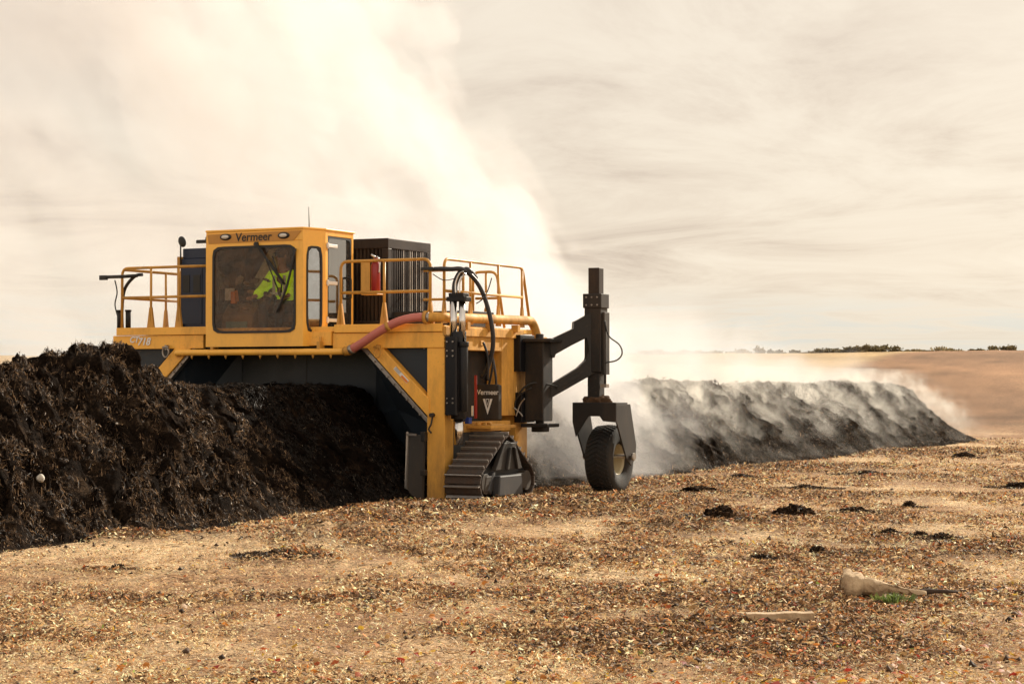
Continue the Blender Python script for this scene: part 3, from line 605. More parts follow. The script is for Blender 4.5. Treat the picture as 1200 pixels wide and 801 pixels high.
# brow panel with lamps and name, roof
zb = cz1 - .18
b = B(); prism(b, [V3(c0, fyc, zb + .001), V3(c1, fyc, zb + .001), V3(c1 + .0, fyc, cz1), V3(c0, fyc, cz1 - .0)], (0, .05, 0)); obj('brow', b, 'yellow_clean', cab, .01)
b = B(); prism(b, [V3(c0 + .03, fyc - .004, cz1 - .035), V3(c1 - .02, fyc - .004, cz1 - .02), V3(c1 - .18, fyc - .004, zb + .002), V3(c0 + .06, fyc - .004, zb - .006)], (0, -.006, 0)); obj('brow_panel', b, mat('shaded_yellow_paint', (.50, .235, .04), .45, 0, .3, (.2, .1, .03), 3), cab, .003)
text('lettering', 'Vermeer', V3((P(297, 277, Y=fyc).x), fyc - .014, P(297, 277.3, Y=fyc).z - .005), .19, 'ink', cab, bold=.0025, sx=1.02, shear=.08)
for px in (264, 332):
    c = P(px, 277.6 if px < 300 else 275.6, Y=fyc - .012); b = B()
    bmesh.ops.create_uvsphere(b, u_segments=20, v_segments=10, radius=1, matrix=Matrix.Translation(c) @ Matrix.Diagonal((.115, .03, .055, 1))); rl = obj('roof_lamp', b, 'ink', cab, smooth=True)
    b = B(); bmesh.ops.create_uvsphere(b, u_segments=20, v_segments=10, radius=1, matrix=Matrix.Translation(c + V3(0, -.018, 0)) @ Matrix.Diagonal((.075, .022, .034, 1))); obj('lens', b, 'lens', rl, smooth=True)
b = B(); prism(b, [V3(c0 - .01, fyc - .01, cz1 + .002), V3(c1 + .01, fyc - .01, cz1 + .002), V3(c2x + .02, c2y, cz1 + .002), V3(c2x + .02, c3y + .02, cz1 + .002), V3(c0 - .01, c3y + .02, cz1 + .002)], (0, 0, .035)); obj('roof', b, 'yellow_clean', cab, .01)
b = B(); prism(b, [V3(c0, fyc + .05, cz0), V3(c1, fyc + .05, cz0), V3(c2x - .03, c2y, cz0), V3(c2x - .03, c3y, cz0), V3(c0, c3y, cz0)], (0, 0, .06)); obj('floor', b, 'inside', cab)
b = B(); box(b, c0, c0 + .04, fyc + .051, c3y, cz0 + .06, 3.0); box(b, c0, c0 + .04, fyc + .051, .1, 3.0, cz1); box(b, c0, c0 + .04, c3y - .25, c3y, 3.0, cz1); box(b, c0, c0 + .04, .1, c3y - .25, 4.15, cz1)
box(b, c0 + .041, c2x - .04, c3y - .04, c3y, cz0 + .06, cz1); obj('rear_wall', b, 'inside', cab)
b = B(); box(b, c0 + .01, c0 + .02, .1, c3y - .25, 3.0, 4.15); obj('left_window', b, 'glass_side', cab)
# chamfer panel with narrow window
e = Vector((c2x - c1, c2y - fyc, 0)); el = e.length; e.normalize(); nn = Vector((e.y, -e.x, 0))
mid = V3((c1 + c2x) / 2, (c2y + fyc) / 2, (cz0 + cz1) / 2); hh = (cz1 - cz0) / 2
f0, f1 = P(360.5, 300, line=((c1, fyc), (c2x, c2y))), P(378, 300, line=((c1, fyc), (c2x, c2y)))
zz0, zz1 = P(369, 388, line=((c1, fyc), (c2x, c2y))).z, P(369, 289, line=((c1, fyc), (c2x, c2y))).z
nw = (f1 - f0).xy.length / 2; nc = (f0 + f1) / 2; nc.z = (zz0 + zz1) / 2; shift = (Vector((nc.x, nc.y, 0)) - Vector((mid.x, mid.y, 0))).dot(e); nh = (zz1 - zz0) / 2
b = B(); frame(b, mid + e * 0, e, (0, 0, 1), el / 2, hh, min(nw, el / 2 - abs(shift) - .02), nh, nn * -.04, n=9, icy=nc.z - mid.z); obj('corner_panel', b, 'yellow_clean', cab)
sw_w = min(nw, el / 2 - abs(shift) - .02)
b = B(); ring(b, V3(mid.x, mid.y, nc.z) + nn * .008, e, (0, 0, 1), sw_w + .012, nh + .012, sw_w - .025, nh - .025, nn * -.02, n=7); sw = obj('side_window', b, 'gasket', cab)
b = B(); rpanel(b, V3(mid.x, mid.y, nc.z) + nn * -.006, e, (0, 0, 1), sw_w - .01, nh - .01, nn * -.006, n=9); obj('glass', b, 'glass_side', sw)
# door with glass, hinges, handle
dy0, dy1 = c2y + .03, c3y; dz0, dz1 = 2.62, 4.22
b = B(); box(b, c2x - .05, c2x, c2y + .001, c2y + .08, cz0, cz1); box(b, c2x - .05, c2x, c3y - .06, c3y, cz0 + .2, cz1); box(b, c2x - .05, c2x, c2y + .08, c3y - .06, 4.25, cz1); obj('door_frame', b, 'yellow_clean', cab, .006)
b = B(); frame(b, V3(c2x - .005, (c2y + c3y) / 2 + .01, (2.64 + 4.25) / 2), (0, 1, 0), (0, 0, 1), (c3y - c2y) / 2 - .07, .80, (c3y - c2y) / 2 - .10, .77, (-.03, 0, 0), n=20); dr_ = obj('door', b, 'gasket', cab)
b = B(); rpanel(b, V3(c2x - .012, (c2y + c3y) / 2 + .01, (2.64 + 4.25) / 2), (0, 1, 0), (0, 0, 1), (c3y - c2y) / 2 - .095, .775, (-.008, 0, 0), n=20); obj('glass', b, 'glass_side', dr_)
for z in (P(387, 288, X=c2x).z, P(387, 331.5, X=c2x).z, P(387, 375, X=c2x).z):
    b = B(); box(b, c2x, c2x + .03, c2y + .03, c2y + .34, z - .028, z + .028); cyl(b, V3(c2x + .02, c2y + .05, z - .05), V3(c2x + .02, c2y + .05, z + .05), .02, 8); obj('hinge', b, 'white', dr_, .006)
b = B(); zz = 3.42; tube(b, bend([V3(c2x, c3y - .2, zz + .17), V3(c2x + .07, c3y - .2, zz + .17), V3(c2x + .07, c3y - .2, zz - .17), V3(c2x, c3y - .2, zz - .17)], .04), .018, 8); obj('handle', b, 'ink', dr_)
b = B(); box(b, c2x - .1, c2x + .02, c2y + .1, c3y - .02, 2.56, 2.63); obj('door_sill', b, 'yellow_clean', cab, .005)
# antenna, side lamp on the cab
b = B(); p = V3(c2x - .12, c2y - .22, cz1 + .03); p = V3(P(362, 271, Y=.1).x, .1, cz1); cyl(b, p, p + V3(0, 0, .05), .022, 8); tube(b, [p + V3(0, 0, .04), p + V3(-.01, 0, .38)], [.009, .005], 6); obj('antenna', b, 'ink', cab)
b = B(); c = P(245, 281, Y=.3); bmesh.ops.create_uvsphere(b, u_segments=16, v_segments=8, radius=1, matrix=Matrix.Translation(c) @ Matrix.Diagonal((.075, .07, .10, 1))); cyl(b, c + V3(-.25, 0, -.02), c + V3(0.1, 0, -.02), .03, 8); box(b, c.x - .25, c.x - .1, c.y - .03, c.y + .03, c.z - .05, c.z); obj('work_lamp', b, 'ink', cab)
# wipers
wy_ = fyc - .05
b = B(); w = lambda px, py, o_=0: P(px, py, Y=wy_ + o_)
tube(b, [w(297, 286), w(301, 288), w(330, 330), w(329, 343)], .013, 6); tube(b, [w(301, 286), w(333, 333)], .011, 6); cyl(b, w(299, 285.5), w(299, 285.5) + V3(0, .05, 0), .035, 10); wp = obj('wiper', b, 'ink', cab)
b = B(); tube(b, [w(346, 291, .015), w(336, 335, .015), w(324, 366, .015)], .019, 6, 4); tube(b, [w(312, 305, .0), w(326, 340, .0)], .01, 6); obj('wiper_blade', b, 'gasket', wp)
b = B(); tube(b, [w(315, 305, .02), w(334, 333, .02)], .012, 6); tube(b, [w(319, 300, .02), w(327, 326, .02)], .010, 6); obj('wiper_blade', b, 'gasket', wp)
# interior: seat, console, monitor, cloth, levers
syy = .42; sxx = P(328, 330, Y=.40).x; fl = cz0 + .06
b = B(); box(b, sxx - .24, sxx + .24, syy - .1, syy + .38, fl + .36, fl + .50); st = obj('driver_seat', b, 'seatcloth', cab, .04)
b = B(); prism(b, [V3(sxx - .24, syy + .30, fl + .48), V3(sxx - .24, syy + .42, fl + .48), V3(sxx - .22, syy + .52, fl + 1.15), V3(sxx - .22, syy + .43, fl + 1.15)], (.47, 0, 0)); obj('backrest', b, 'seatcloth', st, .03)
b = B(); box(b, sxx - .16, sxx + .16, syy, syy + .3, fl, fl + .36); obj('seat_base', b, 'ink', st, .02)
b = B(); prism(b, [V3(c0 + .1, .1, fl), V3(c0 + .1, .7, fl), V3(c0 + .1, .62, fl + .72), V3(c0 + .1, .3, fl + .66), V3(c0 + .1, .12, fl + .45)], (.62, 0, 0)); cs_ = obj('console', b, mat('tan_console_plastic', (.20, .12, .06), .55, 0, .6, (.05, .035, .02), 9), cab, .03)
b = B(); box(b, c0 + .2, c0 + .62, .1, .14, fl + .1, fl + .36); obj('panel', b, mat('teal_grey_panel', (.12, .20, .19), .35, 0, .3), cs_, .01)
b = B(); box(b, c0 + .10, c0 + .26, .22, .28, fl + .72, fl + .92); obj('monitor', b, 'white', cs_, .01)
b = B(); box(b, c0 + .24, c0 + .32, .18, .26, fl + .66, fl + .86); cyl(b, V3(c0 + .3, .3, fl + .7), V3(c0 + .3, .25, fl + .88), .03, 10); obj('cup', b, 'orange', cs_, .01)
rs2 = random.Random(4)
for mi, (cc_, num) in enumerate((((.10, .075, .05), 26), ((.03, .022, .016), 26), ((.42, .34, .25), 9), ((.30, .17, .07), 10))):
    b = B()
    for i in range(num):
        x, z = c0 + .08 + rs2.random() * 1.12, fl + .08 + rs2.random() ** .8 * 1.0; y = .22 + rs2.random() * .35; q = .03 + .06 * rs2.random()
        bmesh.ops.create_icosphere(b, subdivisions=1, radius=q, matrix=Matrix.Translation((x, y, z)) @ Matrix.Rotation(rs2.random() * 3, 4, 'X') @ Matrix.Rotation(rs2.random() * 3, 4, 'Z') @ Matrix.Diagonal((1.5, .8, .5, 1)))
    o = obj('clutter', b, mat('cab_clutter', cc_, .7, 0, .8, [q * .5 for q in cc_], 14), cab); o['kind'] = 'stuff'
b = B()
pc = [(-.30, .0), (.25, .0), (.28, .5), (.20, .68), (.0, .66), (-.12, .45), (-.28, .2)]
prism(b, [V3(c0 + .62 + x, .75, fl + .93 + z) for x, z in pc], (0, .03, 0)); obj('hanging_cloth', b, 'creamcloth', cab, .02)
b = B(); tube(b, [V3(sxx - .33, .35, fl + .2), V3(sxx - .33, .28, fl + .62)], .014, 8); bmesh.ops.create_icosphere(b, subdivisions=2, radius=.035, matrix=Matrix.Translation((sxx - .33, .28, fl + .64))); tube(b, [V3(sxx + .33, .35, fl + .2), V3(sxx + .33, .28, fl + .62)], .014, 8); bmesh.ops.create_icosphere(b, subdivisions=2, radius=.035, matrix=Matrix.Translation((sxx + .33, .28, fl + .64))); obj('control_lever', b, 'ink', cab)
# ------------------------------------------------------------------ fire extinguisher (clipped to the railing)
FE = bpy.data.objects.new('fire_extinguisher', None); COL.objects.link(FE); FE.parent = None
FE.location = W(-1.33, .12, 3.3); FE.rotation_euler = (0, 0, -ANG)
tag(FE, 'red fire extinguisher in a yellow bracket on the railing right of the cab', 'fire extinguisher')
b = B(); tube(b, [V3(0.02, 0, -.02), V3(0.02, 0, .0), V3(0.02, 0, .42), V3(0.02, 0, .50), V3(0.02, 0, .54)], [.05, .075, .075, .05, .03], 18); obj('tank', b, 'red', FE)
b = B(); tube(b, [V3(.02, 0, .53), V3(.0, -.03, .58), V3(-.04, -.03, .6)], .018, 8); tube(b, [V3(.02, 0, .55), V3(.08, -.04, .56), V3(.12, -.04, .48), V3(.11, -.04, .3)], .012, 8, 6); obj('valve', b, 'chrome', FE)
b = B(); box(b, -.2, -.03, -.10, -.08, .02, .48); box(b, -.2, -.18, -.10, .08, .02, .48); box(b, -.19, .1, -.1, .1, -.04, -.02); obj('bracket', b, 'yellow_rail', FE, .005)
# ------------------------------------------------------------------ driver
def skin(name, verts, edges, radii, m, parent=None, sub=2, root=0):
    me = bpy.data.meshes.new(name); me.from_pydata([tuple(v) for v in verts], edges, []); o = bpy.data.objects.new(name, me); COL.objects.link(o)
    md = o.modifiers.new('skin', 'SKIN'); md.use_smooth_shade = True
    for i, r in enumerate(radii):
        sv = me.skin_vertices[0].data[i]; sv.radius = (r, r) if not isinstance(r, tuple) else r; sv.use_root = (i == root)
    s = o.modifiers.new('sub', 'SUBSURF'); s.levels = sub; s.render_levels = sub
    dg = bpy.context.evaluated_depsgraph_get(); m2 = bpy.data.meshes.new_from_object(o.evaluated_get(dg)); bpy.data.objects.remove(o)
    m2.materials.clear(); m2.materials.append(M[m]); o = bpy.data.objects.new(name, m2); COL.objects.link(o)
    if parent: o.parent = parent
    return o
PR = bpy.data.objects.new('person', None); COL.objects.link(PR); PR.location = W(sxx, syy, fl); PR.rotation_euler = (0, 0, -ANG); PR.scale = (1.13, 1.05, 1.10)
tag(PR, 'driver in a bright yellow safety vest seated behind the cab windshield', 'person')
hip = .56
Vb = [(0, .12, hip), (0, .14, hip + .2), (0, .12, hip + .4), (0, .08, hip + .52), (0, .04, hip + .60), (0, .02, hip + .70), (0, 0, hip + .79),   # 0-6 spine, neck, head
      (-.19, .10, hip + .47), (-.27, -.02, hip + .27), (-.28, -.26, hip + .14), (-.29, -.34, hip + .12),  # arm L 7-10
      (.19, .10, hip + .47), (.27, -.02, hip + .27), (.28, -.26, hip + .14), (.29, -.34, hip + .12),     # arm R 11-14
      (-.10, .08, hip - .01), (-.13, -.30, hip + .0), (-.13, -.24, .08), (-.13, -.38, .05),
      (.10, .08, hip - .01), (.13, -.30, hip + .0), (.13, -.24, .08), (.13, -.38, .05)]
Eb = [(0, 1), (1, 2), (2, 3), (3, 4), (4, 5), (5, 6), (3, 7), (7, 8), (8, 9), (9, 10), (3, 11), (11, 12), (12, 13), (13, 14), (0, 15), (15, 16), (16, 17), (17, 18), (0, 19), (19, 20), (20, 21), (21, 22)]
Rb = [(.15, .11), (.15, .11), (.16, .11), (.11, .08), .05, (.075, .09), (.07, .085), .065, .048, .036, .025, .065, .048, .036, .025, .09, .065, .045, .035, .09, .065, .045, .035]
body = skin('body', Vb, Eb, Rb, 'skin', PR)
sel = list(range(0, 4)) + [7, 8, 9, 11, 12, 13]; mp = {v: i for i, v in enumerate(sel)}
skin('jacket', [Vb[i] for i in sel], [(mp[a], mp[c]) for a, c in Eb if a in mp and c in mp], [tuple(q + .045 for q in Rb[i]) if isinstance(Rb[i], tuple) else Rb[i] + .038 for i in sel], 'vest', PR)
sel = [0, 15, 16, 17, 19, 20, 21]; mp = {v: i for i, v in enumerate(sel)}
skin('trousers', [Vb[i] for i in sel], [(mp[a], mp[c]) for a, c in Eb if a in mp and c in mp], [(.168, .128)] + [Rb[i] + .014 for i in sel[1:]], 'trouser', PR)
b = B()
for s in (-1, 1): box(b, s * .09 - .025, s * .09 + .025, -.055, -.035, hip + .12, hip + .46)
box(b, -.17, .17, -.045, -.025, hip + .16, hip + .21); obj('reflective_band', b, 'vestband', PR, .008)
hc = V3(0, -.02, hip + .755)
b = B(); bmesh.ops.create_uvsphere(b, u_segments=20, v_segments=14, radius=1, matrix=Matrix.Translation(hc + V3(0, .03, .035)) @ Matrix.Diagonal((.088, .105, .095, 1))); bmesh.ops.create_uvsphere(b, u_segments=16, v_segments=6, radius=1, matrix=Matrix.Translation(hc + V3(0, -.085, .035)) @ Matrix.Rotation(.2, 4, 'X') @ Matrix.Diagonal((.07, .07, .012, 1))); obj('cap', b, 'hair', PR, smooth=True)
b = B()
for s in (-1, 1):
    bmesh.ops.create_uvsphere(b, u_segments=10, v_segments=6, radius=.011, matrix=Matrix.Translation(hc + V3(s * .03, -.088, .0)))
obj('eyes', b, 'ink', PR, smooth=True)
b = B(); prism(b, [hc + V3(-.013, -.085, -.04), hc + V3(.013, -.085, -.04), hc + V3(.004, -.085, .0), hc + V3(-.004, -.085, .0)], (0, -.02, 0)); obj('nose', b, 'skin', PR, .006, smooth=True)
for s in (-1, 1):
    b = B(); bmesh.ops.create_uvsphere(b, u_segments=10, v_segments=6, radius=1, matrix=Matrix.Translation(hc + V3(s * .08, .02, -.01)) @ Matrix.Diagonal((.012, .02, .03, 1))); obj('ear', b, 'skin', PR, smooth=True)
b = B(); box(b, -.025, .025, -.098, -.088, hc.z - .065, hc.z - .058); obj('mouth', b, mat('lips', (.22, .07, .06), .5), PR)
for s in (-1, 1):   # hands closed round the control levers
    wv, we, wrad = [], [], []
    base = V3(s * .29, -.36, hip + .115); wv.append(base); wrad.append(.026)
    for k in range(4):
        a0 = V3(s * .29 - .03 + k * .02, -.395, hip + .12); pts_ = [a0, a0 + V3(0, -.035, .0), a0 + V3(0, -.045, -.03), a0 + V3(0, -.02, -.045)]
        i0 = len(wv); wv += pts_; wrad += [.011, .010, .009, .008]; we += [(0, i0), (i0, i0 + 1), (i0 + 1, i0 + 2), (i0 + 2, i0 + 3)]
    i0 = len(wv); wv += [base + V3(-s * .035, -.02, .0), base + V3(-s * .045, -.05, -.01)]; wrad += [.012, .009]; we += [(0, i0), (i0, i0 + 1)]
    skin('hand', wv, we, wrad, 'skin', PR, 1)
b = B()
for s in (-1, 1): box(b, s * .13 - .05, s * .13 + .05, -.46, -.18, .0, .1)
obj('boots', b, 'boot', PR, .03)
def split_loose(o, newname=None):
    bm = bmesh.new(); bm.from_mesh(o.data); bm.verts.ensure_lookup_table(); seen = set(); isl = []
    for v in bm.verts:
        if v.index in seen: continue
        st, g_ = [v], []; seen.add(v.index)
        while st:
            a = st.pop(); g_.append(a.index)
            for e_ in a.link_edges:
                q = e_.other_vert(a)
                if q.index not in seen: seen.add(q.index); st.append(q)
        isl.append(set(g_))
    if len(isl) < 2: bm.free(); return
    base = newname or o.name.split('.')[0]
    for g_ in isl[1:]:
        b2 = bm.copy(); b2.verts.ensure_lookup_table(); bmesh.ops.delete(b2, geom=[v for v in b2.verts if v.index not in g_], context='VERTS')
        me = bpy.data.meshes.new(base); b2.to_mesh(me); b2.free(); me.materials.append(o.data.materials[0]); n_ = o.copy(); n_.data = me; n_.name = base; COL.objects.link(n_)
    bm.verts.ensure_lookup_table(); bmesh.ops.delete(bm, geom=[v for v in bm.verts if v.index not in isl[0]], context='VERTS'); bm.to_mesh(o.data); bm.free()
    if newname: o.name = base
for o in list(bpy.data.objects):
    k = o.name.split('.')[0]
    if o.type == 'MESH' and k in ('mount_plate', 'inner_wall', 'hinge', 'pipe_flange', 'bolts', 'piston_rod', 'wiper_blade', 'hydraulic_tube', 'vent', 'control_lever', 'boots', 'eyes', 'hose', 'cable', 'corner_frame', 'door_frame', 'rear_wall', 'hinge_plate', 'sleeve', 'idler_wheel', 'reflective_band', 'pipe_clamp', 'cup') and o.data.users == 1:
        split_loose(o, {'bolts': 'bolt', 'boots': 'boot', 'eyes': 'eye'}.get(k))
# ================================================================== TERRAIN
BLOBS = [  # mulch clumps and swaths: (px, py, half width m, half depth m, height, darkness)
 (395, 630, 1.0, 1.5, .13, .85), (445, 612, 1.3, 1.3, .12, .8), (345, 652, .6, .8, .05, .7), (600, 600, 2.6, 1.5, .03, .95), (500, 598, 1.6, 1.3, .02, .95), (700, 592, 1.6, 2.2, .09, .9),
 (820, 618, .9, 1.2, .05, .8), (850, 745, 1.0, .9, .03, .95), (780, 700, .9, 1.2, .02, .7), (960, 715, 1.3, 1.3, .02, .6), (1050, 640, 1.8, 2.0, .03, .7), (915, 612, 1.5, 1.6, .05, .7), (1130, 700, 1.2, 1.2, .02, .55),
 (700, 655, 1.2, 1.0, .02, .6), (560, 695, 1.3, .5, .01, .5), (500, 645, .8, .8, .03, .6), (760, 566, 2, 2.4, .05, .9), (900, 547, 3, 2.4, .05, .8), (1050, 530, 4, 3, .06, .8), (640, 580, 1, 2.5, .03, .9), (240, 700, 1.2, .35, .01, .5),
 (990, 580, 2.6, 1.0, .02, .6), (1150, 560, 2.5, 1.6, .02, .55), (120, 668, .8, .3, .01, .4), (1180, 640, 1.0, 1.4, .03, .6), (650, 740, 1.0, .3, .01, .45), (400, 590, 2.0, .6, .05, .7), (200, 630, 1.6, .5, .05, .7)]
def blobs(x, y):
    h = np.zeros_like(x); d = np.zeros_like(x); wob = .7 + .6 * fbm(x * 1.3 + 3, y * 1.3, 4)
    for px, py, rx, ry, hh_, dk in BLOBS:
        gx_, gy_ = G(px, py); q = np.exp(-(((x - gx_) / (rx * 1.25)) ** 2 + ((y - gy_) / (ry * 1.25)) ** 2) * 1.2) * np.clip(wob * 1.4, 0, 1.5)
        h += q * hh_; d = np.maximum(d, q * dk)
    return h, np.clip(d, 0, 1)
def terrain(x, y):
    r = np.hypot(x, y)
    hill = sst(68, 205, y + .25 * x) * 4.75 + .35 * sst(90, 160, y) * fbm(x * .02, y * .02, 3)
    hill = hill - sst(215, 320, y) * 3 + sst(80, 110, y) * .10 * fbm(x * .3, y * .12, 4)
    m = np.exp(-np.clip(r - 10, 0, 1e4) / 120)
    bh, _d = blobs(x, y)
    fine = (.035 * fbm(x * .5, y * .5, 3) + .030 * (ridged(x * 2.2, y * 2.2, 4) - .6) + .012 * fbm(x * 13, y * 13, 3))
    rut = 0
    for y0_, k0 in ((19.2, .05), (20.5, .05), (25.0, .09), (26.2, .09)):
        dd = np.abs(y - (y0_ + k0 * x + .25 * np.sin(x * .35))); rut = rut + np.exp(-(dd / .22) ** 4) * (.030 + .014 * np.sign(np.sin(x * 26)) * np.exp(-(dd / .2) ** 4)) - np.exp(-((dd - .36) / .10) ** 2) * .018
    fine = fine - rut * sst(7, 2, x) * (.6 + .6 * vn(x * .8 + 4, y * .8))
    return hill + m * fine + bh * (.45 + .7 * ridged(x * 5, y * 5, 3)) + _d * .05 * (ridged(x * 6.5, y * 6.5, 3) - .6) - .012
# polar sheet, fine inside the photographed wedge
a_f = np.linspace(-19, 19, 430); a_c = np.concatenate([np.linspace(19, 341, 72)[1:-1]])
angs = np.radians(np.concatenate([a_f, a_c])); 
rad = np.concatenate([np.linspace(.3, 10.2, 14), 10.5 * (75 / 10.5) ** np.linspace(0, 1, 620), 75 * (4500 / 75) ** np.linspace(0, 1, 130)[1:]])
Agr, Rgr = np.meshgrid(angs, rad); gx, gy = Rgr * np.sin(Agr), Rgr * np.cos(Agr); gz = terrain(gx, gy)
_, dk = blobs(gx, gy)
na, nr_ = len(angs), len(rad)
col = np.zeros(gx.shape + (3,))
n1 = fbm(gx * .8 + 50, gy * .35, 5); n2 = fbm(gx * 3.3, gy * 1.8 + 9, 4)
tan_, brn, drk = np.array([.64, .475, .29]), np.array([.30, .18, .10]), np.array([.055, .029, .016])
t = np.clip(.5 + 1.0 * n1 + .5 * n2, 0, 1)[..., None]; t = np.clip(t * 1.15 + .12, 0, 1); col = tan_ * (1 - t) + brn * t
col = col * (1 - dk[..., None] * .9) + drk * dk[..., None] * .9
track = np.exp(-((gy - (24.5 + .10 * (gx + 4) + .6 * fbm(gx * .3, gx * 0 + 2, 2))) / .55) ** 2) * (gx < 2) + np.exp(-((gy - (20.2 + .06 * gx)) / .5) ** 2) * .6
track = np.clip(track, 0, 1)[..., None] * .55; col = col * (1 - track) + np.array([.56, .40, .235]) * track
fl_ = sst(56, 84, gy)[..., None]; field = np.array([.22, .125, .068]) * (1 + .6 * fbm(gx * .09 + gy * .03, gy * .10, 5) + .8 * (ridged(gx * .25, gy * .5, 4) - .6))[..., None]
col = col * (1 - fl_) + field * fl_
edge = gy + .9 * (gx - 42) * -1 * .9 + 4 * fbm(gx * .05, gy * .05, 3)
gr = (sst(0, 9, gy - 158 - (gx - 30) * 3.2 + 4 * fbm(gx * .06, gy * .06, 3)))[..., None]; grass = np.array([.40, .285, .15]) * (1 + .35 * fbm(gx * .2, gy * .1, 4))[..., None]
col = col * (1 - gr) + grass * gr
idx = np.arange(na * nr_).reshape(nr_, na); nx = np.roll(idx, -1, 1)
quads = np.stack([idx[:-1], nx[:-1], nx[1:], idx[1:]], -1).reshape(-1, 4)
m, nt = nm('chipped_earth'); N = NT(nt); at = N.n('ShaderNodeAttribute', attribute_name='tint').outputs['Color']; tc = N.n('ShaderNodeTexCoord').outputs['Object']
k1 = N.noise(tc, 9, 10, .72); k2 = N.noise(tc, 42, 8, .78)
f = N.ramp(k1, [(.32, (.3,) * 3), (.5, (1,) * 3), (.68, (1.5, 1.45, 1.4))]); f2 = N.ramp(k2, [(.36, (.22, .19, .16)), (.48, (.95,) * 3), (.60, (1.75, 1.7, 1.65))])
c = N.mix(1, at, f, 'MULTIPLY'); c = N.mix(1, c, f2, 'MULTIPLY')
bp = N.n('ShaderNodeBump', {'Height': N.math('ADD', k1, N.math('MULTIPLY', k2, .5)), 'Strength': .9, 'Distance': .05}).outputs[0]
N.n('ShaderNodeOutputMaterial', {'Surface': N.n('ShaderNodeBsdfPrincipled', {'Base Color': c, 'Roughness': .95, 'Specular IOR Level': .15, 'Normal': bp}).outputs[0]})
ground = npmesh('ground', np.stack([gx, gy, gz], -1).reshape(-1, 3), quads, m, None, col.reshape(-1, 3), True)
tag(ground, 'open yard of trampled wood chips rising to a brown field and dry grass', kind='structure')
del ground['label']; ground['label'] = 'chip-strewn ground rising to a brown field and dry grass'
# ------------------------------------------------------------------ litter material + flat bits
def litter_mat(name, rough=.8, trans=.0):
    m, nt = nm(name); N = NT(nt); at = N.n('ShaderNodeAttribute', attribute_name='tint').outputs['Color']
    p = N.n('ShaderNodeBsdfPrincipled', {'Base Color': at, 'Roughness': rough, 'Specular IOR Level': .3}).outputs[0]
    if trans:
        t = N.n('ShaderNodeBsdfTranslucent', {'Color': at}).outputs[0]; p = N.n('ShaderNodeMixShader', {0: trans, 1: p, 2: t}).outputs[0]
    N.n('ShaderNodeOutputMaterial', {'Surface': p}); return m
MLIT = litter_mat('litter_bits', .75, .15); MLEAF = litter_mat('dry_leaf', .6, .35); MSTR = litter_mat('fibre_strands', .6, .2)
def flakes(c, L, Wd, yaw, pitch, roll, cols, bendv, m, name, parent=None):
    """N little four-cornered bits in one mesh"""
    n = len(c); u = np.stack([np.cos(yaw) * np.cos(pitch), np.sin(yaw) * np.cos(pitch), np.sin(pitch)], -1)
    s = np.stack([-np.sin(yaw), np.cos(yaw), np.zeros(n)], -1); w = np.cross(u, s); v = s * np.cos(roll)[:, None] + w * np.sin(roll)[:, None]; nn = np.cross(u, v)
    L = L[:, None]; Wd = Wd[:, None]; bv = bendv[:, None]
    vs = np.stack([c - u * L - v * Wd * .8, c - u * L * .7 + v * Wd, c + v * Wd * .9 + nn * bv, c + u * L + v * Wd * .5, c + u * L * .9 - v * Wd * .6, c - v * Wd + nn * bv], 1)
    base = (np.arange(n) * 6)[:, None]; f = np.concatenate([base + np.array([0, 5, 2, 1]), base + np.array([5, 4, 3, 2])], 0)
    return npmesh(name, vs.reshape(-1, 3), f, m, parent, np.repeat(cols, 6, 0))
PAL = np.array([[.56, .39, .22], [.74, .58, .39], [.36, .21, .11], [.14, .08, .045], [.045, .027, .017], [.50, .20, .05], [.36, .09, .03], [.80, .70, .56], [.42, .04, .03], [.60, .42, .07], [.04, .1, .3], [.20, .26, .06]])
Wt_l = np.array([.34, .34, .20, .10, .04, .018, .008, .05, .0015, .003, .0004, .002]); Wt_d = np.array([.09, .05, .22, .32, .28, .03, .03, .010, .0015, .002, .0004, .002])
def pal(n, dark):
    a = np.cumsum(Wt_l / Wt_l.sum()); d = np.cumsum(Wt_d / Wt_d.sum()); r = rng.random(n)
    i = np.where(rng.random(n) < dark, np.searchsorted(d, r), np.searchsorted(a, r)); i = np.clip(i, 0, len(PAL) - 1)
    return np.clip(PAL[i] * (.85 + .6 * rng.random(n))[:, None] * [1.24, 1.20, 1.04], 0, .92)
N_ = 950000
rr = 11.5 * (68 / 11.5) ** (rng.random(N_) ** 1.25); aa = np.radians(-17 + 34 * rng.random(N_)); cx_, cy_ = rr * np.sin(aa), rr * np.cos(aa)
_, dkk = blobs(cx_, cy_); nz = .6 * fbm(cx_ * 1.2 + 7, cy_ * .6, 4) + .6 * fbm(cx_ * 4.1 + 7, cy_ * 2.6, 3); trk = np.exp(-((cy_ - (24.5 + .10 * (cx_ + 4))) / .6) ** 2) * (cx_ < 2)
zone = sst(-.12, .20, fbm(cx_ * .80 + 3, cy_ * .30 + 8 + .3 * cx_, 5) + .9 * dkk + .10 * sst(-2, 5, cx_) - .05); keep = rng.random(N_) < (.52 + .48 * zone) * np.clip(.75 + 1.3 * nz + dkk * .6 - trk * .45, .2, 1); cx_, cy_, rr, dkk, nz, zone = (q[keep] for q in (cx_, cy_, rr, dkk, nz, zone)); n = len(cx_)
dark = np.clip(dkk * 1.1 - .04 + .60 * zone + 1.5 * nz, 0, .97); sz = (.007 + .018 * rng.random(n) ** 2.5) * (1 + rr / 45) * (1 + .4 * dkk) * (.62 + .5 * zone)
cz_ = terrain(cx_, cy_) + .006 + .02 * rng.random(n) + dkk * .03 * rng.random(n)
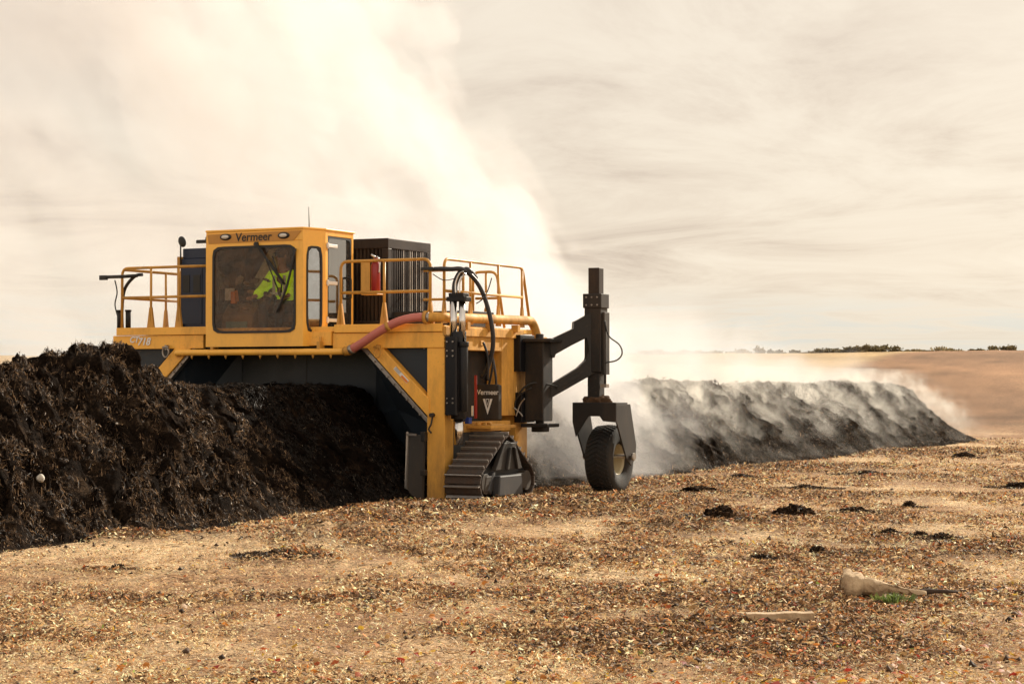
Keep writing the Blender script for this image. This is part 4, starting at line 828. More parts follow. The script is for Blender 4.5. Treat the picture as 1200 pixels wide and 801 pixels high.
lit = flakes(np.stack([cx_, cy_, cz_], -1), sz, sz * (.10 + .26 * rng.random(n) ** 1.3), rng.random(n) * 6.283, rng.normal(0, .42, n), rng.normal(0, .6, n), pal(n, dark), sz * rng.normal(0, .3, n), MLIT, 'wood_chip_litter')
tag(lit, 'loose wood chips and bark shreds scattered over the yard', 'wood chips', kind='stuff')
N_ = 9000; rr = 11.5 * (40 / 11.5) ** rng.random(N_); aa = np.radians(-17 + 34 * rng.random(N_)); cx_, cy_ = rr * np.sin(aa), rr * np.cos(aa); L = .02 + .06 * rng.random(N_) ** 2.5
tw = flakes(np.stack([cx_, cy_, terrain(cx_, cy_) + .018], -1), L, .0022 + .003 * rng.random(N_), rng.random(N_) * 6.283, rng.normal(0, .22, N_), rng.random(N_) * 6, PAL[rng.choice(5, N_, p=[.3, .2, .2, .2, .1])] * (.7 + .6 * rng.random(N_))[:, None], L * rng.normal(0, .2, N_), MLIT, 'twigs')
tag(tw, 'thin twigs and bark slivers strewn over the yard', 'twigs', kind='stuff')
N_ = 60000; rr = 11.5 * (60 / 11.5) ** rng.random(N_); aa = np.radians(-17 + 34 * rng.random(N_)); cx_, cy_ = rr * np.sin(aa), rr * np.cos(aa); _, dkk = blobs(cx_, cy_)
toe = np.zeros(N_); lx_ = (cx_ - OX) * UX[0] + (cy_ - OY) * UX[1]; toe = np.exp(-np.clip(lx_ + .1, 0, 9) / .35)
k = rng.random(N_) < np.clip(.03 + dkk ** 1.5 * .9 + toe * .9, 0, 1) * (.3 + .7 * (fbm(cx_ * 2.2, cy_ * 1.4, 4) > -.05)); cx_, cy_, dkk = cx_[k], cy_[k], dkk[k]; n = len(cx_); q_ = .006 + .030 * rng.random(n) ** 4
oct_ = np.array([[1, 0, 0], [-1, 0, 0], [0, 1, 0], [0, -1, 0], [0, 0, .8], [0, 0, -.5]]); vv = oct_[None] * q_[:, None, None] * (.6 + .8 * rng.random((n, 6, 1))) + rng.normal(0, .15, (n, 6, 3)) * q_[:, None, None]
vv = vv + np.stack([cx_, cy_, terrain(cx_, cy_) + q_ * .5], -1)[:, None]; ff = np.array([[0, 2, 4], [2, 1, 4], [1, 3, 4], [3, 0, 4], [2, 0, 5], [1, 2, 5], [3, 1, 5], [0, 3, 5]])
cr_ = npmesh('compost_crumbs', vv.reshape(-1, 3), (np.arange(n)[:, None, None] * 6 + ff[None]).reshape(-1, 3), MLIT, None, np.repeat(np.array([[.05, .028, .016]]) * (.4 + 1.6 * rng.random(n))[:, None], 6, 0), fs=3)
tag(cr_, 'dark crumbs of compost spilled over the chips and along the toe of the heaps', 'crumbs', kind='stuff')
N_ = 4200; rr = 11.8 + 10 * rng.random(N_) ** 5.5; aa = np.radians(-16 + 32 * rng.random(N_) ** .45); cx_, cy_ = rr * np.sin(aa), rr * np.cos(aa)
sz = .012 + .026 * rng.random(N_) ** 1.7; lp = np.array([[.52, .20, .04], [.42, .10, .03], [.34, .04, .025], [.60, .38, .05], [.40, .24, .1], [.5, .33, .2]]); ci = rng.choice(6, N_, p=[.25, .17, .10, .12, .2, .16])
lv = flakes(np.stack([cx_, cy_, terrain(cx_, cy_) + .02], -1), sz, sz * .8, rng.random(N_) * 6.283, rng.normal(.1, .35, N_), rng.normal(0, .4, N_), lp[ci] * (.7 + .5 * rng.random(N_))[:, None], sz * .3, MLEAF, 'fallen_leaves')
tag(lv, 'orange, red and yellow fallen leaves lying in the foreground', 'leaves', kind='stuff')
# ================================================================== WINDROWS
def compost_mat(name, c0, c1, c2, shade_y=None):
    m, nt = nm(name); N = NT(nt); tc = N.n('ShaderNodeTexCoord').outputs['Object']
    k1 = N.noise(tc, 4, 10, .75); k2 = N.noise(tc, 38, 6, .7)
    c = N.ramp(k1, [(.35, c0), (.52, c1), (.70, c2)]); c = N.mix(1, c, N.ramp(k2, [(.35, (.4,) * 3), (.65, (1.6,) * 3)]), 'MULTIPLY')
    if shade_y is not None:      # machine's shadow painted into the colour, darker towards the machine mouth
        yy = N.math('ADD', N.n('ShaderNodeSeparateXYZ', {0: tc}).outputs[1], N.math('MULTIPLY', N.noise(tc, 1.2, 4), .8)); c = N.mix(N.n('ShaderNodeMapRange', {'Value': yy, 'From Min': shade_y - .6, 'From Max': shade_y + 1.2}).outputs[0], c, N.mix(1, c, (.38, .36, .36), 'MULTIPLY'))
    bp = N.n('ShaderNodeBump', {'Height': N.math('ADD', N.math('MULTIPLY', k1, .6), k2), 'Strength': 1.0, 'Distance': .06}).outputs[0]
    N.n('ShaderNodeOutputMaterial', {'Surface': N.n('ShaderNodeBsdfPrincipled', {'Base Color': c, 'Roughness': .95, 'Specular IOR Level': .04, 'Normal': bp}).outputs[0]}); return m
MC1 = compost_mat('shaggy_compost', (.007, .0045, .003), (.018, .012, .0085), (.085, .054, .032), shade_y=-3.6); MC2 = compost_mat('fresh_turned_compost', (.006, .0045, .0035), (.026, .018, .012), (.12, .078, .046))
def prof(t, flat): return np.clip(np.minimum(1, (1 - t) / (1 - flat)), 0, 1)
def pileA(x, y):     # untouched windrow in front of the machine; y from +1.1 back to -16
    yw = y + .30 * fbm(x * .8, y * .8, 3); old = sst(-3.6, -5.0, yw)
    H = 1.78 + .28 * old + .13 * np.exp(-((y + 5.0) / 1.1) ** 2) - .34 * np.exp(-((y + 6.25) / .5) ** 2) + .05 * np.exp(-((y + 9.2) / .9) ** 2)
    c = -3.0; hw = 2.72 + .14 * old + .16 * fbm(y * .5, y * 0 + 4, 3); fl2 = .34 - .14 * old; t = np.abs(x - c) / hw
    p = prof(t, fl2); e = np.clip(p * 5, 0, 1) * (.3 + .7 * old)
    h = H * (p ** 1.05) + e * (.26 * fbm(x * 1.1, y * 1.1 + 3, 3) + .40 * (ridged(x * 1.7 + y * .7, y * 1.7, 3) - .60) + .42 * (ridged(x * 3.3, y * 3.6 + x, 3) - .64))
    h = h + np.clip(p * 5, 0, 1) * (.05 * (ridged(x * 11, y * 11, 3) - .6) + (.02 + .04 * old) * fbm(x * 22, y * 22, 2))
    return h * sst(1.6, .9, y) - .03
def pileB(x, y):     # freshly turned windrow behind the machine, y 3.0 .. 37
    endf = sst(41.2, 35.5, y + 1.25 * (x + 2.72)) ; H = (1.74 + .14 * fbm(y * .35, y * 0 + 1, 3)); c = -2.72; hw = 2.72 + .15 * fbm(y * .45, y * 0 + 8, 3) + .22 * fbm(y * 2.6, y * 0 + 3, 4)
    t = np.abs(x - c) / hw; p = prof(t, .12) ** .96; e = np.clip(p * 5, 0, 1); q = 1 - p
    rid = ridged(y * 1.5 + .35 * fbm(x * 1.2, y * .7, 3), x * .30 + 5, 3, .55) - .6
    h = H * p + e * (.34 * rid * (1 - .75 * p) + .14 * fbm(x * 1.6, y * 1.6, 4) + .20 * (ridged(x * 3.2, y * 4, 3) - .6) + .05 * (ridged(x * 9, y * 9, 3) - .6) + .04 * fbm(x * 15, y * 15, 2))
    return h * endf * sst(2.9, 3.5, y) - .03
def heap(name, fn, x0, x1, y0, y1, dx, dy, m, label):
    xs, ys = np.arange(x0, x1, dx), np.arange(y0, y1, dy); X_, Y_ = np.meshgrid(xs, ys); Z_ = fn(X_, Y_)
    e = np.clip(Z_ * 3, 0, 1); X2 = X_ + e * .24 * fbm(X_ * 3.4 + 9, Y_ * 3.4, 3) + e * .04 * fbm(X_ * 14, Y_ * 14 + 5, 2); Y2 = Y_ + e * .24 * fbm(X_ * 3.4, Y_ * 3.4 + 20, 3) + e * .04 * fbm(X_ * 14 + 8, Y_ * 14, 2)
    idx = np.arange(X_.size).reshape(X_.shape); q = np.stack([idx[:-1, :-1], idx[:-1, 1:], idx[1:, 1:], idx[1:, :-1]], -1).reshape(-1, 4)
    zq = Z_.reshape(-1)[q].max(1); q = q[zq > -.028]
    o = npmesh(name, np.stack([X2, Y2, Z_], -1).reshape(-1, 3), q, m, None, None, True); o.location = (OX, OY, 0); o.rotation_euler = (0, 0, -ANG)
    tag(o, label, 'compost windrow', 'windrows of compost'); return o
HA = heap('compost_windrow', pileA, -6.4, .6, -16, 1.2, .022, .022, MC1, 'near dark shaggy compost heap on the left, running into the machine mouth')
HB = heap('compost_windrow', pileB, -6.0, .8, 2.8, 41.4, .035, .035, MC2, 'far freshly turned steaming compost ridge behind the machine')
def strands(fn, n, x0, x1, y0, y1, parent, name, cols, lmin, lmax, wd, stand=.5, wts=None, lift=.015):
    x, y = x0 + (x1 - x0) * rng.random(n), y0 + (y1 - y0) * rng.random(n); z = fn(x, y); k = z > .03; x, y, z = x[k], y[k], z[k]; n = len(x)
    e_ = .03; gxx = (fn(x + e_, y) - fn(x - e_, y)) / (2 * e_); gyy = (fn(x, y + e_) - fn(x, y - e_)) / (2 * e_)
    g = np.hypot(gxx, gyy) + 1e-6; yaw = np.arctan2(gyy, gxx) + rng.normal(0, .9, n); d = np.stack([np.cos(yaw), np.sin(yaw)], -1)
    sl = gxx * d[:, 0] + gyy * d[:, 1]; pitch = np.arctan(np.clip(sl, -1.6, 1.6)) + rng.normal(0, stand, n)
    L = lmin + (lmax - lmin) * rng.random(n) ** 2.5; ci = rng.choice(len(cols), n, p=wts)
    c = cols[ci] * (.6 + .8 * rng.random(n))[:, None]
    return flakes(np.stack([x, y, z + lift], -1), L, wd * (.6 + .8 * rng.random(n)), yaw, pitch, rng.random(n) * 6.28, c, L * rng.normal(0, .25, n), MSTR, name, parent)
cA = np.array([[.028, .017, .011], [.065, .040, .024], [.16, .098, .055], [.40, .255, .14], [.012, .008, .006], [.6, .52, .42]])
s = strands(pileA, 170000, -6, .5, -10, -2.6, HA, 'fibres', cA, .012, .065, .0032, .6, [.24, .26, .24, .10, .157, .003]); s['kind'] = 'stuff'
s = strands(pileA, 90000, -5.5, .3, -3.0, 1.1, HA, 'fibres', cA * .36, .012, .05, .003, .4, [.40, .17, .05, .012, .36, .008]); s['kind'] = 'stuff'  # fibre colours darkened too, part of the painted machine shadow
s = strands(pileB, 160000, -4.4, .4, 3.1, 40.8, HB, 'fibres', cA, .02, .07, .006, .5, [.38, .25, .10, .02, .25, .0], .02); s['kind'] = 'stuff'
# stones and pale scraps on the near heap
def place_on(fn, px, py, lo=-12, hi=1.0):
    best = None
    for Y in np.linspace(lo, hi, 700):
        q = P(px, py, Y=float(Y))
        z = float(fn(np.array([q.x]), np.array([q.y]))[0])
        if q.z <= z and z > 0: return q
    return P(px, py, Y=-6)
for (px, py, r, lab) in ((48, 562, .055, 'round pale stone on the sunlit slope of the near compost heap'), (270, 590, .022, 'small whitish pebble at the shaded foot of the near compost heap'), (137, 497, .020, 'small pale pebble high on the sunlit side of the near compost heap')):
    q = place_on(pileA, px, py); b = B(); bmesh.ops.create_icosphere(b, subdivisions=3, radius=r)
    for v in b.verts: v.co *= 1 + .15 * math.sin(v.co.x * 60 + 1) * math.cos(v.co.y * 50) ; v.co.z *= .85
    o = obj('stone', b, 'stone', None, smooth=True); o.location = W(q.x, q.y, q.z + r * .4); tag(o, lab, 'stone', 'pale stones on the heap')
# ------------------------------------------------------------------ clumps on the yard
MC3 = compost_mat('dropped_compost', (.010, .007, .005), (.035, .021, .013), (.12, .07, .038))
def clump(px, py, w, h_, lab):
    x, y = G(px, py); h_ *= 1.05; w *= .8; n = 16; b = B(); bmesh.ops.create_icosphere(b, subdivisions=5, radius=1)
    co_ = np.array([v.co for v in b.verts]); s1 = random.random() * 50
    d = 1 + .7 * fbm(co_[:, 0] * 1.6 + s1, co_[:, 1] * 1.6 + co_[:, 2] * 1.3, 3) + .9 * (ridged(co_[:, 0] * 4 + s1, co_[:, 1] * 4 + co_[:, 2] * 3, 3) - .6)
    for v, k in zip(b.verts, d): v.co = Vector((v.co.x * k * w, v.co.y * k * w * .7, v.co.z * k * h_ if v.co.z > 0 else v.co.z * .02))
    o = obj('compost_clump', b, MC3, None, smooth=True); o.location = (x, y, float(terrain(np.array([x]), np.array([y]))[0]) - .01)
    n = 2600; a = rng.random(n) * 6.28; r_ = rng.random(n) ** .8 * 3.0; fx, fy = r_ * np.cos(a) * w, r_ * np.sin(a) * w * .7; fz = h_ * np.clip(1 - r_ ** 2, 0, 1) ** .5 + .01
    L = .012 + .035 * rng.random(n) ** 2
    fs = flakes(np.stack([fx, fy, fz], -1), L, L * .25, rng.random(n) * 6.28, rng.normal(0, .5, n), rng.random(n) * 6, cA[rng.choice(5, n, p=[.3, .3, .15, .05, .2])], L * .2, MSTR, 'fibres', o); fs['kind'] = 'stuff'
    return tag(o, lab, 'compost clump', 'dark clumps dropped on the yard')
CL = [(930, 605, .30, .14, 'largest dark clump right of the support wheel, in the middle of the yard'), (842, 614, .22, .13, 'upright dark clump between the support wheel and the largest clump'), (957, 652, .10, .07, 'small rounded dark clump above the wooden board'),
      (893, 657, .18, .06, 'flat dark clump left of the small rounded one above the board'), (1042, 627, .14, .06, 'dark clump right of the largest, above the log'), (1078, 630, .10, .05, 'first of two small dark clumps far right above the log'),
      (1103, 634, .16, .05, 'second, wider of two dark clumps far right above the log'), (820, 577, .32, .08, 'dark mound just right of the support wheel'), (943, 572, .30, .05, 'low dark mound near the foot of the far ridge'),
      (1065, 594, .12, .08, 'small knobbly clump beyond the row of clumps at right'), (1128, 536, .35, .10, 'small dark clump near the right end of the far ridge'), (1194, 570, .28, .07, 'dark clump cut by the right edge of the photo'),
      (810, 612, .16, .05, 'low scrap of dark compost left of the upright clump'), (1000, 600, .25, .06, 'spread-out dark patch right of the largest clump'), (140, 668, .07, .05, 'lone small dark clod in front of the near heap'), (330, 655, .22, .04, 'flat brown clod in front of the shaded part of the near heap'),
      (868, 560, .3, .06, 'flat mound at the foot of the far ridge behind the support wheel'), (1015, 555, .35, .06, 'long flat mound at the middle of the far ridge foot')]
for a in CL: clump(*a)
# log, board, stick, tuft
x, y = G(1032, 704)
b = B(); LP = [(-.35, 0, .10), (-.27, .0, .105), (-.12, .0, .085), (.06, .01, .06), (.22, .02, .045), (.38, .03, .03)]
tube(b, LP, [.06, .105, .095, .075, .055, .045, .03, .02, .02], 22, 5)
for v in b.verts:
    k = float(ridged(np.array([v.co.x * 3 + 4]), np.array([v.co.y * 16 + v.co.z * 11]), 3)[0]); v.co.y += .09 * (k - .6); v.co.z = max(-.02, v.co.z + .10 * (k - .62))
lg_ = obj('log', b, 'bark', None, smooth=True); lg_.location = (x, y, float(terrain(np.array([x]), np.array([y]))[0]) + .02); lg_.rotation_euler = (0, 0, R(-6)); tag(lg_, 'bleached split log lying behind the wooden board, thick end left', 'log')
b = B(); tube(b, [(.34, .05, .03), (.5, .05, .035), (.66, .02, .03)], [.026, .018, .008], 8, 5); o = obj('stick', b, mat('dark_bark', (.05, .03, .02), .9), None, smooth=True); o.location = (x, y, .05); tag(o, 'dark forked stick at the thin right end of the log', 'stick')
x, y = G(913, 733); b = B(); box(b, -.26, .26, -.05, .05, 0, .065)
bmesh.ops.subdivide_edges(b, edges=b.edges, cuts=6, use_grid_fill=True)
for v in b.verts: v.co.z += .004 * math.sin(v.co.x * 23); v.co.y += .004 * math.sin(v.co.x * 31 + v.co.z * 60)
o = obj('wooden_board', b, 'wood', None, .004); o.location = (x, y, float(terrain(np.array([x]), np.array([y]))[0]) + .035); o.rotation_euler = (R(2), R(-1), R(2)); tag(o, 'short weathered wooden board on the chips in front of the log', 'board')
x, y = G(1047, 712); n = 150; a = rng.random(n) * 6.28; r_ = rng.random(n) * .12
g_ = flakes(np.stack([r_ * np.cos(a) * 1.6, r_ * np.sin(a), .02 + .02 * rng.random(n)], -1), (.03 + .03 * rng.random(n)), .004 + .003 * rng.random(n), a, .9 + rng.normal(0, .3, n), rng.random(n), np.array([[.14, .19, .05]]) * (.6 + .8 * rng.random(n))[:, None], .005 * rng.random(n), MLEAF, 'grass_tuft')
g_.location = (x, y, .05); tag(g_, 'small green grass tuft in front of the log', 'grass tuft')
# ------------------------------------------------------------------ bushes on the skyline
def bush(x, y, w, h_, lab, tone):
    o = bpy.data.objects.new('bush', None); COL.objects.link(o); z = float(terrain(np.array([x]), np.array([y]))[0]); o.location = (x, y, z - .1)
    tag(o, lab, 'bush', 'bushes on the skyline')
    b = B()
    for i in range(5):
        a = random.random() * 6.28; tube(b, [(0, 0, 0), (.2 * w * math.cos(a), .2 * w * math.sin(a), .4 * h_), (.45 * w * math.cos(a), .45 * w * math.sin(a), .75 * h_)], [.05, .03, .015], 5)
    obj('stems', b, mat('bush_wood', (.07, .045, .03), .9), o)
    n = int(350 + 500 * w / 2); cl = rng.normal(0, 1, (9, 3)) * [.35 * w, .35 * w, .2 * h_] + [0, 0, .55 * h_]; k = rng.integers(0, 9, n); pts_ = cl[k] + rng.normal(0, 1, (n, 3)) * [.16 * w, .16 * w, .13 * h_]; pts_[:, 2] = np.abs(pts_[:, 2])
    L = .07 + .08 * rng.random(n); c = np.array([tone]) * (.5 + 1.0 * rng.random(n))[:, None]
    flakes(pts_, L, L * .6, rng.random(n) * 6.28, rng.normal(0, .8, n), rng.random(n) * 6, c, L * .1, MLEAF, 'foliage', o)
def onsky(px): 
    D = 200; return (px - HX) / F * D
BU = [(768, 2.2, .9, 'hazy bush nearest the support mast'), (800, 2.0, .8, 'second hazy bush from the support mast'), (838, 3.0, .9, 'wide low hazy bush above the far ridge'), (870, 2.4, 1.1, 'grey bush in the middle of the hazy row'), (889, 1.6, 1.4, 'tallest bush over the middle of the far ridge'), (905, 1.8, .9, 'low bush right beside the tallest one'),
      (966, 2.0, .9, 'leftmost dark bush of the clear row on the skyline'), (982, 2.2, 1.0, 'second dark bush of the clear skyline row'), (1000, 2.2, 1.2, 'third dark bush of the clear skyline row'), (1014, 1.6, 1.0, 'fourth dark bush of the clear skyline row'), (1027, 2.2, 1.4, 'rounded tall bush in the clear skyline row'), (1044, 2.2, 1.3, 'rightmost bush of the clear skyline row'),
      (1112, 2.6, 1.1, 'lone straw-coloured bush between the row and the right edge'), (1150, 1.8, .8, 'low bush left of the pair at the right edge'), (1166, 2.0, 1.2, 'left bush of the pair at the right edge'), (1184, 1.8, 1.2, 'right bush of the pair at the right edge')]
for px, w_, h_, lab in BU:
    D = 203 + random.uniform(-5, 4); bush(D * (px - HX) / F, D, w_ * .62, h_ * .62, lab, (.26, .20, .10) if px in (1112,) or px < 900 else (.15, .12, .06))
for px in np.linspace(735, 1198, 34):
    D = 204 + random.uniform(-4, 6); bush(D * (px + random.uniform(-6, 6) - HX) / F, D, random.uniform(.6, 1.5), random.uniform(.2, .45), 'one of the low scrub bushes making the thin line along the skyline', (.20, .155, .08))
# ================================================================== STEAM
def vol_mat(name, build, aniso=.05, col=(.958, .962, .98)):
    m, nt = nm(name); N = NT(nt); tc = N.n('ShaderNodeTexCoord').outputs['Object']; d = build(N, tc)
    v = N.n('ShaderNodeVolumePrincipled', {'Color': (*col, 1), 'Density': d, 'Anisotropy': aniso}).outputs[0]
    N.n('ShaderNodeOutputMaterial', {'Volume': v}); m.cycles.volume_step_rate = 1.0; return m
def smooth_(N, x, a, b_):
    return N.n('ShaderNodeMapRange', {'Value': x, 'From Min': a, 'From Max': b_, 'To Min': 0., 'To Max': 1.}, interpolation_type='SMOOTHSTEP').outputs[0]
def plume(N, tc):
    s = N.n('ShaderNodeSeparateXYZ', {0: tc}); x, y, z = s.outputs
    u = N.math('ADD', N.math('MULTIPLY', x, .80), N.math('MULTIPLY', z, .60)); w = N.math('SUBTRACT', N.math('MULTIPLY', z, .80), N.math('MULTIPLY', x, .60))
    v = N.n('ShaderNodeCombineXYZ', {0: u, 1: y, 2: N.math('MULTIPLY', w, .55)}).outputs[0]       # puffs drawn out along the drift
    nv = N.n('ShaderNodeTexNoise', {'Vector': v, 'Scale': .7, 'Detail': 4, 'Roughness': .55}).outputs[1]
    wv = N.n('ShaderNodeVectorMath', {0: v, 1: N.n('ShaderNodeVectorMath', {0: nv, 1: (1.7, 1.7, 1.7)}, operation='MULTIPLY').outputs[0]}, operation='ADD').outputs[0]
    va = N.n('ShaderNodeTexVoronoi', {'Vector': wv, 'Scale': .50}).outputs[0]; vb_ = N.n('ShaderNodeTexVoronoi', {'Vector': wv, 'Scale': 1.35}).outputs[0]; n2 = N.noise(wv, 2.6, 5, .62)
    n1 = N.noise(v, .22, 3, .5)
    p = N.math('ADD', N.math('ADD', N.math('MULTIPLY', va, .52), N.math('MULTIPLY', vb_, .30)), N.math('MULTIPLY', n2, .22))
    q = N.math('ADD', x, N.math('MULTIPLY', N.math('MAXIMUM', N.math('SUBTRACT', z, 3.4), -.5), .78))      # leans to the left as it rises
    q = N.math('ADD', N.math('SUBTRACT', q, N.math('MULTIPLY', N.math('SUBTRACT', n1, .5), 6.0)), N.math('MULTIPLY', N.math('SUBTRACT', p, .5), 6.0))
    right = smooth_(N, q, 1.5, .9)
    core = N.math('ADD', .22, N.math('MULTIPLY', smooth_(N, q, -5.5, -.3), .75))
    depth = N.math('MULTIPLY', smooth_(N, y, 34.0, 35.2), smooth_(N, y, 41.5, 38.5))
    puff = N.math('ADD', .03, N.math('MULTIPLY', smooth_(N, N.math('SUBTRACT', p, N.math('MULTIPLY', N.math('SUBTRACT', n1, .5), .5)), .58, .44), .93))
    low = N.math('ADD', .35, N.math('MULTIPLY', smooth_(N, z, .5, 2.5), .65))
    d = N.math('MULTIPLY', N.math('MULTIPLY', right, core), N.math('MULTIPLY', depth, smooth_(N, z, 15.5, 9)))
    d = N.math('MULTIPLY', N.math('MULTIPLY', d, puff), low)
    return N.math('MULTIPLY', d, .78)
b = B(); box(b, -17, 5.5, 33.4, 42, .2, 15.5)
o = obj('steam_plume', b, vol_mat('steam_plume_vapour', plume), None); tag(o, 'tall white steam plume drifting up and left behind the machine', 'steam', kind='stuff')
def ridge_prof(x): return np.clip(1.86 * np.clip((1 - np.abs(x + 2.72) / 2.75) / .88, 0, 1), 0, 1.9)
def wisps(N, tc):   # thin vapour hanging on the slope of the far ridge (machine coordinates)
    s = N.n('ShaderNodeSeparateXYZ', {0: tc}); x, y, z = s.outputs
    slope = N.math('MULTIPLY', N.math('SUBTRACT', .03, x), .765)             # ridge surface height on the near face
    slope = N.math('MINIMUM', slope, 1.9)
    hgt = N.math('SUBTRACT', z, slope)
    v = N.n('ShaderNodeCombineXYZ', {0: N.math('MULTIPLY', x, .26), 1: N.math('ADD', y, N.math('MULTIPLY', x, .15)), 2: N.math('MULTIPLY', z, .26)}).outputs[0]
    n1 = N.noise(v, 2.9, 6, .66, dist=.8); n2 = N.noise(tc, .42, 4, .6, dist=.8); n3 = N.noise(tc, 3.2, 5, .65, dist=.6)
    st_ = N.math('MULTIPLY', smooth_(N, N.math('ADD', n1, N.math('MULTIPLY', N.math('SUBTRACT', n3, .5), .35)), .505, .62), smooth_(N, n2, .30, .52))
    fall = smooth_(N, hgt, .50, -.05)
    endd = N.math('MULTIPLY', smooth_(N, y, 40, 35), smooth_(N, y, 3.0, 3.6))
    lowf = N.math('ADD', .08, N.math('MULTIPLY', smooth_(N, z, .3, 1.5), .92))
    near = N.math('ADD', .75, N.math('MULTIPLY', smooth_(N, y, 14, 5), .25))
    d = N.math('MULTIPLY', N.math('MULTIPLY', st_, fall), N.math('MULTIPLY', N.math('MULTIPLY', endd, lowf), near))
    return N.math('MULTIPLY', d, 6.5)
b = B(); prism(b, [V3(.55, 3.0, 0.02), V3(.55, 3.0, .35), V3(-2.0, 3.0, 2.3), V3(-3.2, 3.0, 2.3), V3(-3.2, 3.0, 1.2), V3(-1.2, 3.0, .3)], (0, 38, 0))
o = obj('steam_wisps', b, vol_mat('steam_wisp_vapour', wisps, .15, (1, .965, .90)), None); o.location = (OX, OY, 0); o.rotation_euler = (0, 0, -ANG); tag(o, 'wisps of steam clinging to the slope of the far compost ridge', 'steam', kind='stuff')
def bank(N, tc):    # steam drifting off the crest behind the ridge
    s = N.n('ShaderNodeSeparateXYZ', {0: tc}); x, y, z = s.outputs
    n1 = N.noise(tc, .5, 5, .6, dist=.6); n0 = N.math('SUBTRACT', n1, .5)
    ht = N.math('ADD', N.math('MULTIPLY', smooth_(N, y, 40, 8), 1.9), N.math('MULTIPLY', n0, 2.4))
    up = smooth_(N, N.math('SUBTRACT', z, ht), 2.35, 1.2)
    e = N.math('MULTIPLY', smooth_(N, y, 41, 33), smooth_(N, y, 3.5, 7)); ex = N.math('MULTIPLY', smooth_(N, x, -9.5, -5), smooth_(N, x, -1.9, -2.9))
    return N.math('MULTIPLY', N.math('MULTIPLY', up, N.math('MULTIPLY', e, ex)), N.math('ADD', .04, N.math('MULTIPLY', smooth_(N, n1, .36, .62), .24)))
b = B(); box(b, -9.5, -1.9, 3.5, 41, 1.2, 5.2)
o = obj('steam_bank', b, vol_mat('steam_bank_vapour', bank), None); o.location = (OX, OY, 0); o.rotation_euler = (0, 0, -ANG); tag(o, 'low bank of steam blowing off the crest of the far compost ridge', 'steam', kind='stuff')
# ================================================================== LIGHT
SUN_AZ, SUN_EL = 41, 29       # degrees right of the view axis, above the horizon
sd = Vector((math.sin(R(SUN_AZ)) * math.cos(R(SUN_EL)), math.cos(R(SUN_AZ)) * math.cos(R(SUN_EL)), math.sin(R(SUN_EL))))
ld = bpy.data.lights.new('sun', 'SUN'); ld.energy = 6.9; ld.angle = R(.6); ld.color = (1, .90, .74)
lo_ = bpy.data.objects.new('sun', ld); COL.objects.link(lo_); lo_.rotation_euler = (-sd).to_track_quat('-Z', 'Y').to_euler(); lo_.location = sd * 50
w_ = bpy.data.worlds.new('World'); S.world = w_; w_.use_nodes = True; nt = w_.node_tree; nt.nodes.clear(); N = NT(nt)
sky = N.n('ShaderNodeTexSky', sky_type='NISHITA', sun_disc=False, sun_elevation=R(SUN_EL), sun_rotation=R(SUN_AZ), dust_density=3.0).outputs[0]
bgs = N.n('ShaderNodeBackground', {'Color': sky, 'Strength': .06}).outputs[0]
g = N.n('ShaderNodeTexCoord').outputs['Generated']; s = N.n('ShaderNodeSeparateXYZ', {0: g}); dx, dy, dz = s.outputs
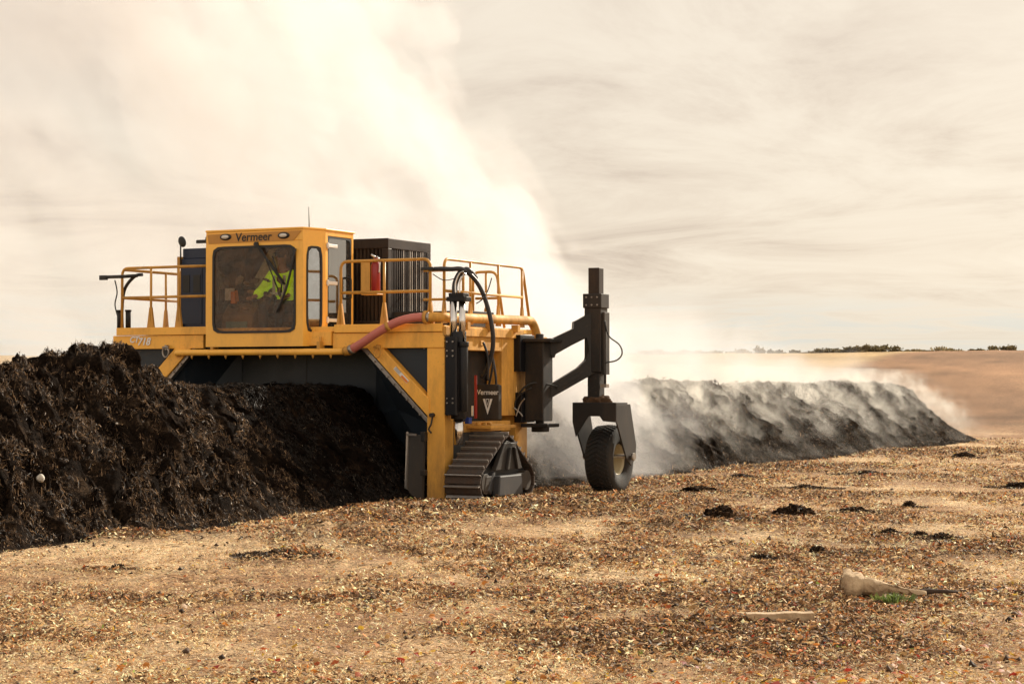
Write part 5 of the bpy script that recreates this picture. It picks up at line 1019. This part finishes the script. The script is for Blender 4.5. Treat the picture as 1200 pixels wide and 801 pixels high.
# streaky high cloud: project on a cloud layer
zz = N.math('MAXIMUM', dz, .0); iz = N.math('DIVIDE', 1, N.math('ADD', zz, .035))
cv = N.n('ShaderNodeCombineXYZ', {0: N.math('MULTIPLY', N.math('ADD', dx, N.math('MULTIPLY', dz, .9)), N.math('POWER', iz, .55)), 1: N.math('MULTIPLY', dz, N.math('MULTIPLY', iz, 6)), 2: dy}).outputs[0]
c1_ = N.noise(cv, 2.4, 9, .66, dist=.7); c2_ = N.noise(cv, .7, 4, .5, dist=.4)
cc = N.math('ADD', N.math('MULTIPLY', c1_, .65), N.math('MULTIPLY', c2_, .35))
cl = N.ramp(cc, [(.34, (.32, .265, .215)), (.43, (.40, .343, .278)), (.51, (.445, .39, .318)), (.64, (.48, .43, .355))])
hz = smooth_(N, dz, .06, .0); cl = N.mix(N.math('MULTIPLY', hz, .75), cl, (.405, .375, .315))
blue = N.math('MULTIPLY', N.math('MULTIPLY', smooth_(N, dz, .003, .016), smooth_(N, dz, .05, .024)), N.math('MULTIPLY', smooth_(N, c1_, .44, .62), .55)); cl = N.mix(blue, cl, (.335, .352, .335))
back = N.math('ADD', 2.25, N.math('MULTIPLY', smooth_(N, dy, .6, -.5), 1.05))     # unseen sky behind the viewer brightened, added fill for the machine front
high = N.math('SUBTRACT', 1.0, N.math('MULTIPLY', smooth_(N, dz, .25, .6), .15))
corner = N.math('MULTIPLY', smooth_(N, dx, -.10, -.30), smooth_(N, dz, .04, .20)); cl = N.mix(N.math('MULTIPLY', corner, .6), cl, (.235, .20, .18))
bgc = N.n('ShaderNodeBackground', {'Color': cl, 'Strength': N.math('MULTIPLY', back, high)}).outputs[0]
N.n('ShaderNodeOutputWorld', {'Surface': N.n('ShaderNodeAddShader', {0: N.n('ShaderNodeMixShader', {0: .15, 1: bgc, 2: bgs}).outputs[0], 1: N.n('ShaderNodeBackground', {'Color': (0, 0, 0, 1), 'Strength': 0.}).outputs[0]}).outputs[0]})
# ------------------------------------------------------------------ render settings
S.view_settings.view_transform = 'Standard'; S.view_settings.look = 'None'; S.view_settings.exposure = 0; S.view_settings.gamma = 1
S.render.engine = 'CYCLES'; cy_s = S.cycles; cy_s.use_denoising = True; cy_s.max_bounces = 10; cy_s.diffuse_bounces = 3; cy_s.glossy_bounces = 3; cy_s.transparent_max_bounces = 12; cy_s.volume_bounces = 8
cy_s.volume_step_rate = 1.0; cy_s.volume_max_steps = 128; cy_s.use_adaptive_sampling = True; cy_s.adaptive_threshold = .02; cy_s.sample_clamp_indirect = 6
